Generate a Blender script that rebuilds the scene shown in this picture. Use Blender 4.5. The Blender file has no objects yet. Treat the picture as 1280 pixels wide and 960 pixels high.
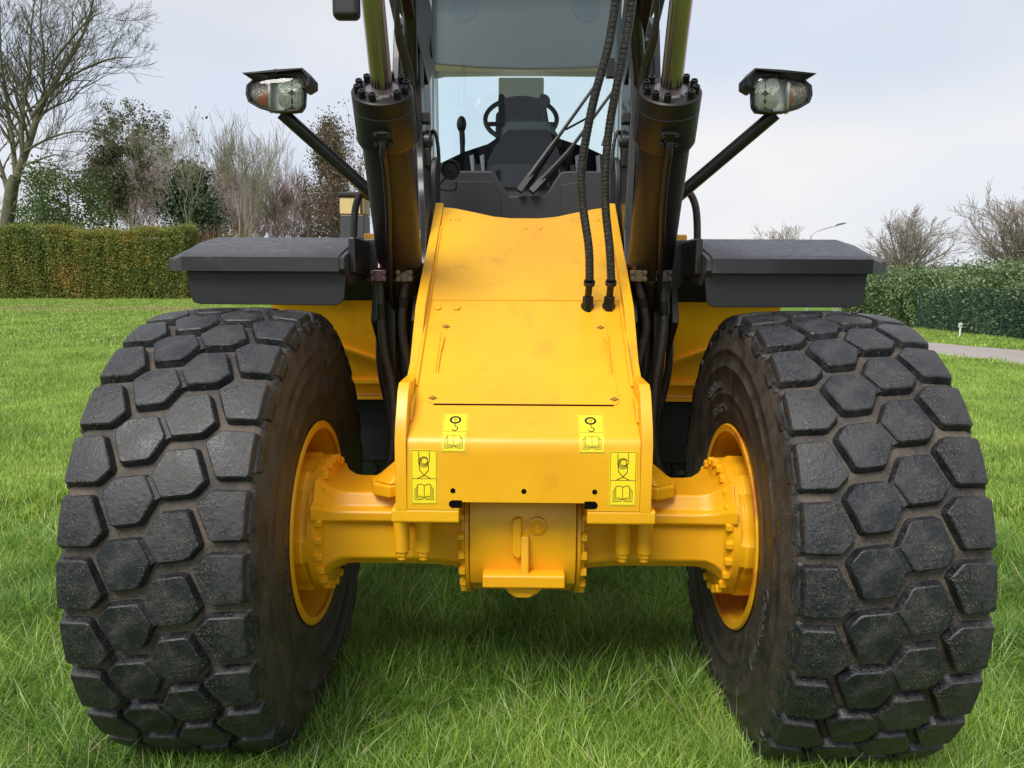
import bpy, bmesh, math, random
import numpy as np
from mathutils import Vector, Matrix, Quaternion, noise as mnoise

random.seed(7)
rng = np.random.default_rng(11)
PI = math.pi
scene = bpy.context.scene

# ------------------------------------------------------------------ camera
F, CD, CH, TH, YAW, ROLL = 959.0, 2.64, 1.555, .1265, .0157, .005
cam_d = bpy.data.cameras.new('camera')
cam = bpy.data.objects.new('camera', cam_d)
scene.collection.objects.link(cam)
cam_d.sensor_width = 36
cam_d.lens = F / 1280 * 36
cam_d.clip_start = .05
cam_d.clip_end = 3000
cam.matrix_world = (Matrix.Translation((0, -CD, CH)) @ Matrix.Rotation(YAW, 4, 'Z') @
                    Matrix.Rotation(PI / 2 - TH, 4, 'X') @ Matrix.Rotation(ROLL, 4, 'Z'))
scene.camera = cam

# ------------------------------------------------------------------ sky and sun
SUN_EL, SUN_AZ = math.radians(52), math.radians(206)     # azimuth clockwise from +Y
world = bpy.data.worlds.new('World')
scene.world = world
world.use_nodes = True
wn, wl = world.node_tree.nodes, world.node_tree.links
bg = wn['Background']
bg.inputs['Strength'].default_value = .105
sky = wn.new('ShaderNodeTexSky')
sky.sky_type = 'NISHITA'
sky.sun_disc = False
sky.sun_elevation = SUN_EL
sky.sun_rotation = SUN_AZ
sky.air_density = 1.0
sky.dust_density = 2.0
tc = wn.new('ShaderNodeTexCoord')
mp = wn.new('ShaderNodeMapping')
mp.inputs['Scale'].default_value = (1.0, 1.0, 2.6)
mp.inputs['Location'].default_value = (1.2, 2.0, .3)
wl.new(tc.outputs['Generated'], mp.inputs['Vector'])
n1 = wn.new('ShaderNodeTexNoise')
n1.inputs['Scale'].default_value = 1.1
n1.inputs['Detail'].default_value = 3
n1.inputs['Roughness'].default_value = .5
wl.new(mp.outputs[0], n1.inputs['Vector'])
r1 = wn.new('ShaderNodeValToRGB')
r1.color_ramp.elements[0].position = .30
r1.color_ramp.elements[0].color = (.70, .70, .70, 1)
r1.color_ramp.elements[1].position = .62
r1.color_ramp.elements[1].color = (.97, .97, .97, 1)
wl.new(n1.outputs['Fac'], r1.inputs['Fac'])
n2 = wn.new('ShaderNodeTexNoise')
n2.inputs['Scale'].default_value = 1.7
n2.inputs['Detail'].default_value = 3
wl.new(mp.outputs[0], n2.inputs['Vector'])
r2 = wn.new('ShaderNodeValToRGB')
r2.color_ramp.elements[0].position = .32
r2.color_ramp.elements[0].color = (5.0, 5.45, 6.4, 1)
r2.color_ramp.elements[1].position = .66
r2.color_ramp.elements[1].color = (6.55, 6.45, 6.45, 1)
wl.new(n2.outputs['Fac'], r2.inputs['Fac'])
mx = wn.new('ShaderNodeMix')
mx.data_type = 'RGBA'
wl.new(r1.outputs[0], mx.inputs['Factor'])
wl.new(sky.outputs[0], mx.inputs['A'])
wl.new(r2.outputs[0], mx.inputs['B'])
wl.new(mx.outputs['Result'], bg.inputs['Color'])

sun_d = bpy.data.lights.new('sun', 'SUN')
sun_d.energy = 2.6
sun_d.angle = math.radians(28)
sun_d.color = (1, .965, .91)
sun = bpy.data.objects.new('sun', sun_d)
scene.collection.objects.link(sun)
sd = Vector((math.sin(SUN_AZ) * math.cos(SUN_EL), math.cos(SUN_AZ) * math.cos(SUN_EL), math.sin(SUN_EL)))
sun.rotation_euler = sd.to_track_quat('Z', 'Y').to_euler()

scene.view_settings.view_transform = 'Standard'
scene.view_settings.look = 'None'
scene.view_settings.exposure = .45
scene.view_settings.gamma = 1
try:
    scene.cycles.transparent_max_bounces = 24
    scene.cycles.max_bounces = 10
except Exception:
    pass


# ------------------------------------------------------------------ measuring
def at(u, v, Y):
    """point of the place at depth Y (metres) measured from the photograph (1280 px wide)"""
    a, b = u - 640, v - 480
    cr, sr = math.cos(ROLL), math.sin(ROLL)
    x = (a * cr + b * sr) / F
    w = -(-a * sr + b * cr) / F
    y = math.cos(TH) + w * math.sin(TH)
    z = -math.sin(TH) + w * math.cos(TH)
    c, s = math.cos(YAW), math.sin(YAW)
    X, Yd, Z = x * c - y * s, x * s + y * c, z
    k = (Y + CD) / Yd
    return Vector((X * k, Y, CH + Z * k))


# ------------------------------------------------------------------ materials
def new_mat(name):
    m = bpy.data.materials.new(name)
    m.use_nodes = True
    return m, m.node_tree.nodes, m.node_tree.links, m.node_tree.nodes['Principled BSDF']


def tex_coords(n, l, scale=(1, 1, 1), space='Object'):
    t = n.new('ShaderNodeTexCoord')
    mpn = n.new('ShaderNodeMapping')
    mpn.inputs['Scale'].default_value = scale
    l.new(t.outputs[space], mpn.inputs['Vector'])
    return mpn.outputs[0]


def noise_node(n, l, vec, scale, detail=4, rough=.55):
    t = n.new('ShaderNodeTexNoise')
    t.inputs['Scale'].default_value = scale
    t.inputs['Detail'].default_value = detail
    t.inputs['Roughness'].default_value = rough
    l.new(vec, t.inputs['Vector'])
    return t.outputs['Fac']


def ramp(n, l, fac, stops):
    r = n.new('ShaderNodeValToRGB')
    e = r.color_ramp.elements
    while len(e) < len(stops):
        e.new(.5)
    for k, (p, c) in enumerate(stops):
        e[k].position = p
        e[k].color = (*c, 1) if len(c) == 3 else c
    l.new(fac, r.inputs['Fac'])
    return r.outputs[0]


def mixc(n, l, fac, a, b):
    m = n.new('ShaderNodeMix')
    m.data_type = 'RGBA'
    for sock, v in (('Factor', fac), ('A', a), ('B', b)):
        if hasattr(v, 'links') or hasattr(v, 'is_linked'):
            l.new(v, m.inputs[sock])
        elif sock == 'Factor':
            m.inputs[sock].default_value = v
        else:
            m.inputs[sock].default_value = (*v, 1)
    return m.outputs['Result']


def bump(n, l, h, strength, dist, bsdf):
    b = n.new('ShaderNodeBump')
    b.inputs['Strength'].default_value = strength
    b.inputs['Distance'].default_value = dist
    l.new(h, b.inputs['Height'])
    l.new(b.outputs[0], bsdf.inputs['Normal'])
    return b


def paint(name, col, rough=.38, speck=True, coat=.25, dirt=(.16, .09, .02), dirt_amt=.45, noise_amt=.14, rust=None):
    m, n, l, b = new_mat(name)
    v = tex_coords(n, l)
    big = noise_node(n, l, v, 2.3, 5)
    fine = noise_node(n, l, v, 38, 4)
    c2 = (col[0] * (1 - noise_amt * .6), col[1] * (1 - noise_amt * 1.4), col[2])
    c = mixc(n, l, ramp(n, l, big, [(.35, (0, 0, 0)), (.68, (1, 1, 1))]), c2, col)
    if speck:
        vo = n.new('ShaderNodeTexVoronoi')
        vo.inputs['Scale'].default_value = 55
        l.new(v, vo.inputs['Vector'])
        dots = ramp(n, l, vo.outputs['Distance'], [(.055, (1, 1, 1)), (.09, (0, 0, 0))])
        pick = ramp(n, l, noise_node(n, l, v, 9, 3), [(.50, (0, 0, 0)), (.60, (1, 1, 1))])
        mul = n.new('ShaderNodeMath')
        mul.operation = 'MULTIPLY'
        l.new(dots, mul.inputs[0])
        l.new(pick, mul.inputs[1])
        mu2 = n.new('ShaderNodeMath')
        mu2.operation = 'MULTIPLY'
        mu2.inputs[1].default_value = .8
        l.new(mul.outputs[0], mu2.inputs[0])
        c = mixc(n, l, mu2.outputs[0], c, dirt)
    stain = ramp(n, l, noise_node(n, l, v, 6.5, 8, .7), [(.55, (0, 0, 0)), (.82, (dirt_amt,) * 3)])
    c = mixc(n, l, stain, c, dirt)
    if rust:
        rr = ramp(n, l, noise_node(n, l, v, 3.1, 6, .65), [(.50, (0, 0, 0)), (.60, (.8,) * 3)])
        c = mixc(n, l, rr, c, rust)
    l.new(c, b.inputs['Base Color'])
    rg = ramp(n, l, fine, [(.3, (rough * .85,) * 3), (.75, (min(1, rough * 1.25),) * 3)])
    l.new(rg, b.inputs['Roughness'])
    b.inputs['Coat Weight'].default_value = coat * .5
    b.inputs['Coat Roughness'].default_value = .3
    bump(n, l, fine, .06, .003, b)
    return m


def simple(name, col, rough=.5, metal=0, noise_scale=20, var=.25, bump_s=.15, bump_d=.002, spec=.5, coat=0):
    m, n, l, b = new_mat(name)
    v = tex_coords(n, l)
    f = noise_node(n, l, v, noise_scale, 5, .6)
    c = mixc(n, l, f, tuple(x * (1 - var) for x in col), tuple(min(1, x * (1 + var)) for x in col))
    l.new(c, b.inputs['Base Color'])
    b.inputs['Roughness'].default_value = rough
    b.inputs['Metallic'].default_value = metal
    b.inputs['Specular IOR Level'].default_value = spec
    b.inputs['Coat Weight'].default_value = coat
    if bump_s:
        bump(n, l, f, bump_s, bump_d, b)
    return m


M = {}
YEL = (.86, .450, .007)
M['yellow'] = paint('yellow_paint', YEL)
M['yellow_axle'] = paint('yellow_axle_paint', (.86, .445, .006), rough=.40, speck=False, coat=.15, dirt_amt=.25)
M['rim'] = paint('rim_paint', (.86, .45, .007), rough=.4, speck=False, coat=.15)
M['rim_rusty'] = paint('rim_paint_worn', (.82, .43, .009), rough=.42, speck=False, coat=.1, rust=(.42, .07, .015))
M['orange'] = paint('orange_paint', (.80, .30, .04), speck=False)
M['decal'] = simple('decal_yellow', (.93, .72, .02), .38, var=.04, bump_s=0)
M['print'] = simple('black_print', (.02, .018, .012), .5, var=.1, bump_s=0)
M['black'] = simple('black_gloss_paint', (.012, .0115, .011), .36, noise_scale=45, var=.4, bump_s=.08, bump_d=.001, coat=.15)
M['black_matt'] = simple('black_matt', (.014, .014, .014), .6, noise_scale=30, var=.4)
M['barrel'] = paint('cylinder_black_paint', (.010, .009, .008), rough=.46, speck=False, coat=0, dirt=(.03, .021, .014), dirt_amt=.7, noise_amt=.5)
M['plastic'] = paint('grey_plastic', (.032, .033, .037), rough=.42, speck=True, coat=0, dirt=(.20, .20, .20), dirt_amt=.35)
M['cowl'] = simple('cowl_plastic', (.036, .034, .037), .55, noise_scale=180, var=.15, bump_s=.25, bump_d=.001)
M['interior'] = simple('dark_interior_plastic', (.012, .012, .013), .5, noise_scale=120, var=.3)
M['fabric'] = simple('black_seat_fabric', (.02, .02, .022), .85, noise_scale=200, var=.3)
M['liner'] = simple('grey_headliner', (.86, .80, .92), .8, noise_scale=60, var=.06)
M['dash_black'] = simple('dash_black', (.006, .007, .009), .75, noise_scale=15, var=.2, bump_s=0, spec=.15)
M['dash'] = simple('teal_dash_reflection', (.10, .14, .14), .5, noise_scale=100, var=.1)
M['chrome'] = simple('chrome_rod', (.52, .38, .44), .2, metal=1, noise_scale=60, var=.04, bump_s=0)
M['steel'] = simple('dull_steel', (.30, .29, .27), .35, metal=1, noise_scale=80, var=.3)
M['bolt'] = simple('black_bolt', (.03, .03, .032), .3, metal=.7, noise_scale=90, var=.3)
M['grey_paint'] = simple('grey_cab_paint', (.33, .35, .37), .4, noise_scale=20, var=.08, bump_s=.03)
M['hole'] = simple('dark_recess', (.005, .004, .003), .95, bump_s=0, spec=.05)
M['red'] = simple('red_marking', (.28, .02, .015), .4)
M['galv'] = simple('galvanised_metal', (.42, .43, .44), .45, metal=.6)
M['white'] = simple('white_paint', (.75, .75, .73), .5, var=.08)
M['cream'] = simple('cream_plastic', (.62, .52, .25), .45, noise_scale=12, var=.18)
M['fence'] = simple('green_fence_paint', (.015, .065, .045), .5, noise_scale=10)


def hose_mat():
    m, n, l, b = new_mat('rubber_hose')
    v = tex_coords(n, l)
    f = noise_node(n, l, v, 90, 3)
    g = noise_node(n, l, v, 240, 2)
    l.new(ramp(n, l, f, [(.3, (.010, .010, .010)), (.62, (.03, .028, .024)), (.8, (.10, .085, .06))]), b.inputs['Base Color'])
    b.inputs['Roughness'].default_value = .38
    bump(n, l, g, .9, .004, b)
    return m


M['hose'] = hose_mat()


def rubber(name, col, dust, lo, hi, rough, bump_s=.35, bscale=60):
    m, n, l, b = new_mat(name)
    v = tex_coords(n, l)
    f = noise_node(n, l, v, 11, 8, .68)
    s = noise_node(n, l, v, 130, 4, .7)
    add = n.new('ShaderNodeMath')
    add.operation = 'MULTIPLY_ADD'
    add.inputs[1].default_value = .45
    l.new(s, add.inputs[0])
    l.new(f, add.inputs[2])
    c = ramp(n, l, add.outputs[0], [(lo, col), (hi, dust)])
    # clustered fine straw-coloured crumbs of dried mud
    dots = ramp(n, l, noise_node(n, l, v, 210, 3, .75), [(.56, (0, 0, 0)), (.64, (1, 1, 1))])
    pick = ramp(n, l, noise_node(n, l, v, 17, 5, .7), [(.47, (0, 0, 0)), (.60, (.9,) * 3)])
    mul = n.new('ShaderNodeMath')
    mul.operation = 'MULTIPLY'
    l.new(dots, mul.inputs[0])
    l.new(pick, mul.inputs[1])
    c = mixc(n, l, mul.outputs[0], c, (.20, .165, .12))
    oi = n.new('ShaderNodeObjectInfo')
    vr = n.new('ShaderNodeMath')
    vr.operation = 'MULTIPLY'
    vr.inputs[1].default_value = .07
    l.new(oi.outputs['Random'], vr.inputs[0])
    c = mixc(n, l, vr.outputs[0], c, tuple(x * 1.7 for x in dust))
    l.new(c, b.inputs['Base Color'])
    rr = ramp(n, l, add.outputs[0], [(lo - .1, (rough * .8,) * 3), (hi, (.8,) * 3)])
    l.new(rr, b.inputs['Roughness'])
    b.inputs['Specular IOR Level'].default_value = .5
    h = n.new('ShaderNodeMath')
    h.operation = 'MULTIPLY_ADD'
    h.inputs[1].default_value = .3
    l.new(mul.outputs[0], h.inputs[0])
    l.new(noise_node(n, l, v, bscale, 6, .7), h.inputs[2])
    bump(n, l, h.outputs[0], bump_s, .004, b)
    return m


M['tread'] = rubber('worn_tread_rubber', (.0075, .0095, .014), (.055, .052, .050), .68, 1.02, .23, .7)
M['groove'] = rubber('muddy_groove_rubber', (.020, .018, .017), (.14, .11, .08), .62, .95, .48, 1.0, 90)
M['sidewall'] = rubber('sidewall_rubber', (.020, .0185, .0175), (.07, .054, .042), .60, 1.0, .45, .15)
M['letter'] = simple('raised_letter_rubber', (.05, .05, .05), .5, noise_scale=60, var=.3)


def thin_glass(name, tint, refl=1.0, rough=.0):
    m, n, l, b = new_mat(name)
    n.remove(b)
    out = n['Material Output']
    tr = n.new('ShaderNodeBsdfTransparent')
    tr.inputs[0].default_value = (*tint, 1)
    gl = n.new('ShaderNodeBsdfGlossy')
    gl.inputs['Roughness'].default_value = rough
    fr = n.new('ShaderNodeFresnel')
    fr.inputs['IOR'].default_value = 1.52
    mu = n.new('ShaderNodeMath')
    mu.operation = 'MULTIPLY'
    mu.inputs[1].default_value = refl
    l.new(fr.outputs[0], mu.inputs[0])
    ms = n.new('ShaderNodeMixShader')
    l.new(mu.outputs[0], ms.inputs[0])
    l.new(tr.outputs[0], ms.inputs[1])
    l.new(gl.outputs[0], ms.inputs[2])
    l.new(ms.outputs[0], out.inputs['Surface'])
    return m


M['glass'] = thin_glass('windscreen_glass', (.94, .985, 1.0), 1.1)
M['glass_rear'] = thin_glass('rear_window_glass', (.84, .98, .99), .6)
M['lens'] = thin_glass('clear_lamp_lens', (.97, .98, .96), 1.0, .02)


def leafy(name, stops, scale, trans=.25, rough=.55):
    m, n, l, b = new_mat(name)
    g = n.new('ShaderNodeNewGeometry')
    v = tex_coords(n, l)
    f = noise_node(n, l, v, scale, 5, .6)
    ad = n.new('ShaderNodeMath')
    ad.operation = 'MULTIPLY_ADD'
    ad.inputs[1].default_value = .45
    l.new(g.outputs['Random Per Island'], ad.inputs[0])
    l.new(f, ad.inputs[2])
    sb = n.new('ShaderNodeMath')
    sb.operation = 'SUBTRACT'
    sb.inputs[1].default_value = .22
    l.new(ad.outputs[0], sb.inputs[0])
    c = ramp(n, l, sb.outputs[0], stops)
    l.new(c, b.inputs['Base Color'])
    b.inputs['Roughness'].default_value = rough
    if trans:
        out = n['Material Output']
        t = n.new('ShaderNodeBsdfTranslucent')
        l.new(c, t.inputs[0])
        ms = n.new('ShaderNodeMixShader')
        ms.inputs[0].default_value = trans
        l.new(b.outputs[0], ms.inputs[1])
        l.new(t.outputs[0], ms.inputs[2])
        l.new(ms.outputs[0], out.inputs['Surface'])
    return m


M['hedge'] = leafy('hedge_leaves', [(.22, (.08, .13, .035)), (.42, (.17, .24, .045)), (.60, (.30, .29, .055)), (.82, (.46, .26, .07))], .45, .3)
M['hedge_core'] = simple('hedge_inner_twigs', (.03, .035, .014), .9, noise_scale=4, var=.4)
M['laurel'] = leafy('laurel_leaves', [(.25, (.05, .095, .036)), (.5, (.13, .20, .07)), (.8, (.32, .38, .18))], .9, .2, .34)
M['conifer'] = leafy('conifer_needles', [(.3, (.03, .06, .03)), (.7, (.08, .125, .05))], .7, .15)
M['olive'] = leafy('olive_brown_leaves', [(.25, (.085, .11, .045)), (.5, (.16, .18, .085)), (.82, (.25, .22, .13))], .6, .35)
M['brown_conifer'] = leafy('brownish_conifer', [(.3, (.07, .075, .035)), (.7, (.19, .15, .08))], .7, .2)
M['greenleaf'] = leafy('shrub_leaves', [(.25, (.05, .09, .03)), (.6, (.12, .18, .045)), (.8, (.2, .26, .07))], .6, .3)
M['seed'] = leafy('dry_brown_seed_leaves', [(.3, (.09, .055, .04)), (.7, (.20, .115, .075))], 1.5, .2)
M['bark'] = simple('moss_bark', (.12, .115, .065), .9, noise_scale=3, var=.4)
M['bark_pink'] = simple('pinkish_twigs', (.40, .31, .30), .85, noise_scale=2, var=.3)
M['bark_grey'] = simple('grey_green_twigs', (.29, .275, .19), .85, noise_scale=2, var=.3)
M['bark_far'] = simple('far_twigs', (.26, .22, .185), .85, noise_scale=2, var=.3)
M['bark_brown'] = simple('brown_twigs', (.13, .085, .07), .85, noise_scale=2, var=.3)
M['thicket'] = simple('straw_brown_twigs', (.28, .17, .09), .9, noise_scale=2, var=.3)


# ------------------------------------------------------------------ mesh helpers
class MB:
    def __init__(self):
        self.v, self.f = [], []

    def add(self, vs, fs):
        b = len(self.v)
        self.v += [tuple(p) for p in vs]
        self.f += [tuple(i + b for i in f) for f in fs]
        return self

    def box(self, x0, x1, y0, y1, z0, z1):
        vs = [(x, y, z) for x in (x0, x1) for y in (y0, y1) for z in (z0, z1)]
        return self.add(vs, [(0, 1, 3, 2), (4, 6, 7, 5), (0, 4, 5, 1), (2, 3, 7, 6), (0, 2, 6, 4), (1, 5, 7, 3)])

    def prism(self, loop_a, loop_b):
        n = len(loop_a)
        fs = [tuple(range(n)), tuple(range(2 * n - 1, n - 1, -1))]
        fs += [(i, (i + 1) % n, n + (i + 1) % n, n + i) for i in range(n)]
        return self.add(list(loop_a) + list(loop_b), fs)

    def prism_x(self, yz, x0, x1):
        return self.prism([(x0, y, z) for y, z in yz], [(x1, y, z) for y, z in yz])

    def prism_y(self, xz, y0, y1):
        return self.prism([(x, y0, z) for x, z in xz], [(x, y1, z) for x, z in xz])

    def prism_z(self, xy, z0, z1):
        return self.prism([(x, y, z0) for x, y in xy], [(x, y, z1) for x, y in xy])

    def tube(self, pts, r, n=10, cap=True):
        pts = [Vector(p) for p in pts]
        rs = r if isinstance(r, (list, tuple)) else [r] * len(pts)
        up = None
        b = len(self.v)
        for i, p in enumerate(pts):
            d = (pts[min(i + 1, len(pts) - 1)] - pts[max(i - 1, 0)])
            d = d.normalized() if d.length > 1e-9 else Vector((0, 0, 1))
            if up is None:
                up = d.orthogonal().normalized()
            else:
                up = (up - d * up.dot(d))
                up = up.normalized() if up.length > 1e-6 else d.orthogonal().normalized()
            w = d.cross(up)
            for k in range(n):
                a = 2 * PI * k / n
                self.v.append(tuple(p + (up * math.cos(a) + w * math.sin(a)) * rs[i]))
        for i in range(len(pts) - 1):
            for k in range(n):
                k2 = (k + 1) % n
                self.f.append((b + i * n + k, b + i * n + k2, b + (i + 1) * n + k2, b + (i + 1) * n + k))
        if cap:
            self.f.append(tuple(b + k for k in range(n))[::-1])
            self.f.append(tuple(b + (len(pts) - 1) * n + k for k in range(n)))
        return self

    def lathe(self, prof, c, axis, n=48, closed=False, a0=0.0):
        """prof: (distance along the axis, radius)"""
        c = Vector(c)
        ax = Vector(axis).normalized()
        u = Vector((0, 0, 1)) if abs(ax.z) < .9 else Vector((1, 0, 0))
        u = (u - ax * u.dot(ax)).normalized()
        w = ax.cross(u)
        b = len(self.v)
        m = len(prof)
        for h, r in prof:
            for k in range(n):
                a = a0 + 2 * PI * k / n
                self.v.append(tuple(c + ax * h + (u * math.cos(a) + w * math.sin(a)) * max(r, 1e-4)))
        for i in range(m if closed else m - 1):
            j = (i + 1) % m
            for k in range(n):
                k2 = (k + 1) % n
                self.f.append((b + i * n + k, b + i * n + k2, b + j * n + k2, b + j * n + k))
        if not closed:
            self.f.append(tuple(b + k for k in range(n))[::-1])
            self.f.append(tuple(b + (m - 1) * n + k for k in range(n)))
        return self

    def cyl(self, p0, p1, r, n=24, r1=None):
        p0, p1 = Vector(p0), Vector(p1)
        d = p1 - p0
        return self.lathe([(0, r), (d.length, r if r1 is None else r1)], p0, d, n)

    def sphere(self, c, r, n=16, m=10, sc=(1, 1, 1)):
        b = len(self.v)
        for i in range(m + 1):
            t = PI * i / m
            for k in range(n):
                a = 2 * PI * k / n
                self.v.append((c[0] + r * sc[0] * math.sin(t) * math.cos(a), c[1] + r * sc[1] * math.sin(t) * math.sin(a), c[2] + r * sc[2] * math.cos(t)))
        for i in range(m):
            for k in range(n):
                k2 = (k + 1) % n
                self.f.append((b + i * n + k, b + i * n + k2, b + (i + 1) * n + k2, b + (i + 1) * n + k))
        return self

    def mesh(self, name, recalc=True, smooth=None, merge=True):
        me = bpy.data.meshes.new(name)
        me.from_pydata(self.v, [], self.f)
        if recalc:
            bm = bmesh.new()
            bm.from_mesh(me)
            if merge:
                bmesh.ops.remove_doubles(bm, verts=bm.verts, dist=1e-5)
            bmesh.ops.recalc_face_normals(bm, faces=bm.faces)
            bm.to_mesh(me)
            bm.free()
        if smooth is not None:
            me.polygons.foreach_set('use_smooth', [True] * len(me.polygons))
            if smooth < 180:
                me.set_sharp_from_angle(angle=math.radians(smooth))
        me.update()
        return me


def obj(name, mb, mat, parent=None, bevel=0, smooth=35, loc=None, segs=2, recalc=True):
    me = mb if isinstance(mb, bpy.types.Mesh) else mb.mesh(name, recalc=recalc, smooth=(180 if bevel else smooth))
    if mat is not None and not me.materials:
        me.materials.append(mat)
    o = bpy.data.objects.new(name, me)
    scene.collection.objects.link(o)
    if parent is not None:
        o.parent = parent
    if loc is not None:
        o.location = loc
    if bevel:
        bv = o.modifiers.new('bevel', 'BEVEL')
        bv.width = bevel
        bv.segments = segs
        bv.limit_method = 'ANGLE'
        bv.angle_limit = math.radians(28)
        bv.harden_normals = True
    return o


def tag(o, label=None, cat=None, group=None, kind=None):
    if label:
        o['label'] = label
    if cat:
        o['category'] = cat
    if group:
        o['group'] = group
    if kind:
        o['kind'] = kind
    return o


def empty(name, loc=(0, 0, 0), parent=None):
    o = bpy.data.objects.new(name, None)
    scene.collection.objects.link(o)
    o.location = loc
    o.empty_display_size = .2
    if parent:
        o.parent = parent
    return o


def smooth_path(pts, k=6):
    pts = [Vector(p) for p in pts]
    out = []
    for i in range(len(pts) - 1):
        p0, p1, p2, p3 = pts[max(i - 1, 0)], pts[i], pts[i + 1], pts[min(i + 2, len(pts) - 1)]
        for j in range(k):
            t = j / k
            out.append(.5 * ((2 * p1) + (-p0 + p2) * t + (2 * p0 - 5 * p1 + 4 * p2 - p3) * t * t + (-p0 + 3 * p1 - 3 * p2 + p3) * t ** 3))
    out.append(pts[-1])
    return out


def sstep(t):
    t = np.clip(t, 0, 1)
    return t * t * (3 - 2 * t)


def ground_z(x, y):
    """the lawn lies flat to the right and climbs gently to the hedge on the left"""
    x = np.asarray(x, float)
    y = np.asarray(y, float)
    return .78 * np.clip((y - 3) / 32.0, 0, 1.05) ** 1.15 * sstep((-x - 1.2) / 5.0) + .012 * np.sin(x * 1.9 + .6) * np.sin(y * 1.3) * sstep((np.hypot(x, y) - 3) / 3)


# ------------------------------------------------------------------ ground
def ground():
    xs = np.unique(np.concatenate([np.linspace(-400, -40, 13), np.linspace(-40, -6, 35), np.linspace(-6, 6, 61), np.linspace(6, 40, 35), np.linspace(40, 400, 13)]))
    ys = np.unique(np.concatenate([np.linspace(-60, -6, 10), np.linspace(-6, 10, 65), np.linspace(10, 50, 41), np.linspace(50, 900, 18)]))
    X, Y = np.meshgrid(xs, ys)
    Z = ground_z(X, Y)
    vs = np.c_[X.ravel(), Y.ravel(), Z.ravel()].tolist()
    nx = len(xs)
    fs = [(j * nx + i, j * nx + i + 1, (j + 1) * nx + i + 1, (j + 1) * nx + i) for j in range(len(ys) - 1) for i in range(nx - 1)]
    m, n, l, b = new_mat('lawn_soil_and_turf')
    v = tex_coords(n, l)
    a = noise_node(n, l, v, .35, 6, .6)
    f = noise_node(n, l, v, 22, 6, .7)
    c1 = ramp(n, l, f, [(.3, (.05, .09, .016)), (.55, (.14, .24, .03)), (.8, (.26, .38, .06))])
    c2 = ramp(n, l, f, [(.3, (.06, .08, .02)), (.7, (.18, .22, .05))])
    l.new(mixc(n, l, ramp(n, l, a, [(.45, (0, 0, 0)), (.7, (.8,) * 3)]), c1, c2), b.inputs['Base Color'])
    b.inputs['Roughness'].default_value = .9
    b.inputs['Specular IOR Level'].default_value = .1
    bump(n, l, f, .8, .05, b)
    mb = MB()
    mb.add(vs, fs)
    tag(obj('lawn', mb, m, smooth=180, recalc=False), kind='structure')


ground()

# road: between the lawn and the verge on the right, built from measured edge points (z = 0)


def gp(u, v, z=0.0):
    """ground point under a pixel"""
    d = at(u, v, 1.0) - Vector((0, -CD, CH))
    k = (z - CH) / d.z
    return Vector((0, -CD, CH)) + d * k


RA, RB = gp(1163, 431), gp(1280, 439.5)     # far edge of the road
RC, RD = gp(1175, 443.5), gp(1280, 457.5)   # near edge
FA, FB = gp(1146, 413), gp(1280, 428.5)     # fence foot


def asphalt():
    m, n, l, b = new_mat('asphalt')
    v = tex_coords(n, l)
    f = noise_node(n, l, v, 60, 4, .7)
    g = noise_node(n, l, v, .9, 4)
    c = mixc(n, l, g, ramp(n, l, f, [(.3, (.20, .175, .16)), (.7, (.30, .27, .255))]), (.36, .32, .30))
    l.new(c, b.inputs['Base Color'])
    b.inputs['Roughness'].default_value = .85
    bump(n, l, f, .4, .01, b)
    return m


M['asphalt'] = asphalt()
M['kerb'] = simple('concrete_kerb', (.42, .36, .31), .85, noise_scale=15)
rd_dir = ((RB - RA).normalized() + (RD - RC).normalized()).normalized()
pn = Vector((rd_dir.y, -rd_dir.x, 0))
if pn.y > 0:
    pn = -pn                                 # towards the camera
r_far = RB
road_w = (RD - RB).dot(pn)
mb = MB()
p = [r_far - rd_dir * 60, r_far + rd_dir * 40]
lo = [p[0] + pn * road_w, p[1] + pn * road_w]
z0 = .03
mb.prism([(p[0].x, p[0].y, -.1), (p[1].x, p[1].y, -.1), (lo[1].x, lo[1].y, -.1), (lo[0].x, lo[0].y, -.1)],
         [(p[0].x, p[0].y, z0), (p[1].x, p[1].y, z0), (lo[1].x, lo[1].y, z0), (lo[0].x, lo[0].y, z0)])
tag(obj('road', mb, M['asphalt']), kind='structure')
mb = MB()
e0, e1 = lo
q0, q1 = e0 + pn * .16, e1 + pn * .16
mb.prism([(e0.x, e0.y, -.1), (e1.x, e1.y, -.1), (q1.x, q1.y, -.1), (q0.x, q0.y, -.1)],
         [(e0.x, e0.y, .045), (e1.x, e1.y, .045), (q1.x, q1.y, .045), (q0.x, q0.y, .045)])
tag(obj('kerb', mb, M['kerb'], bevel=.01), kind='structure')


# ------------------------------------------------------------------ wheel loader
L = empty('wheel_loader')
tag(L, 'yellow wheel loader seen from the front with huge black tyres, parked on the lawn', 'wheel loader')

R_T, AX_Z, TX = .754, .724, .975
NB = 28
PITCH = 2 * PI * .745 / NB

# tyre cross-section: (distance from the mid-plane, radius)
TYRE = [(.222, .330), (.240, .345), (.252, .372), (.262, .42), (.2665, .46), (.2690, .463), (.2690, .468), (.2675, .471), (.268, .49), (.270, .555), (.273, .558), (.273, .563), (.2695, .566), (.268, .61), (.272, .614), (.272, .624), (.267, .63),
        (.262, .665), (.256, .692), (.246, .706), (.228, .715), (.16, .722), (.08, .726), (0, .7275)]


def surf_r(a):
    """outer radius of the tread face at lateral position a"""
    a = abs(a)
    return R_T - .018 * (a / .25) ** 2.4


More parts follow.
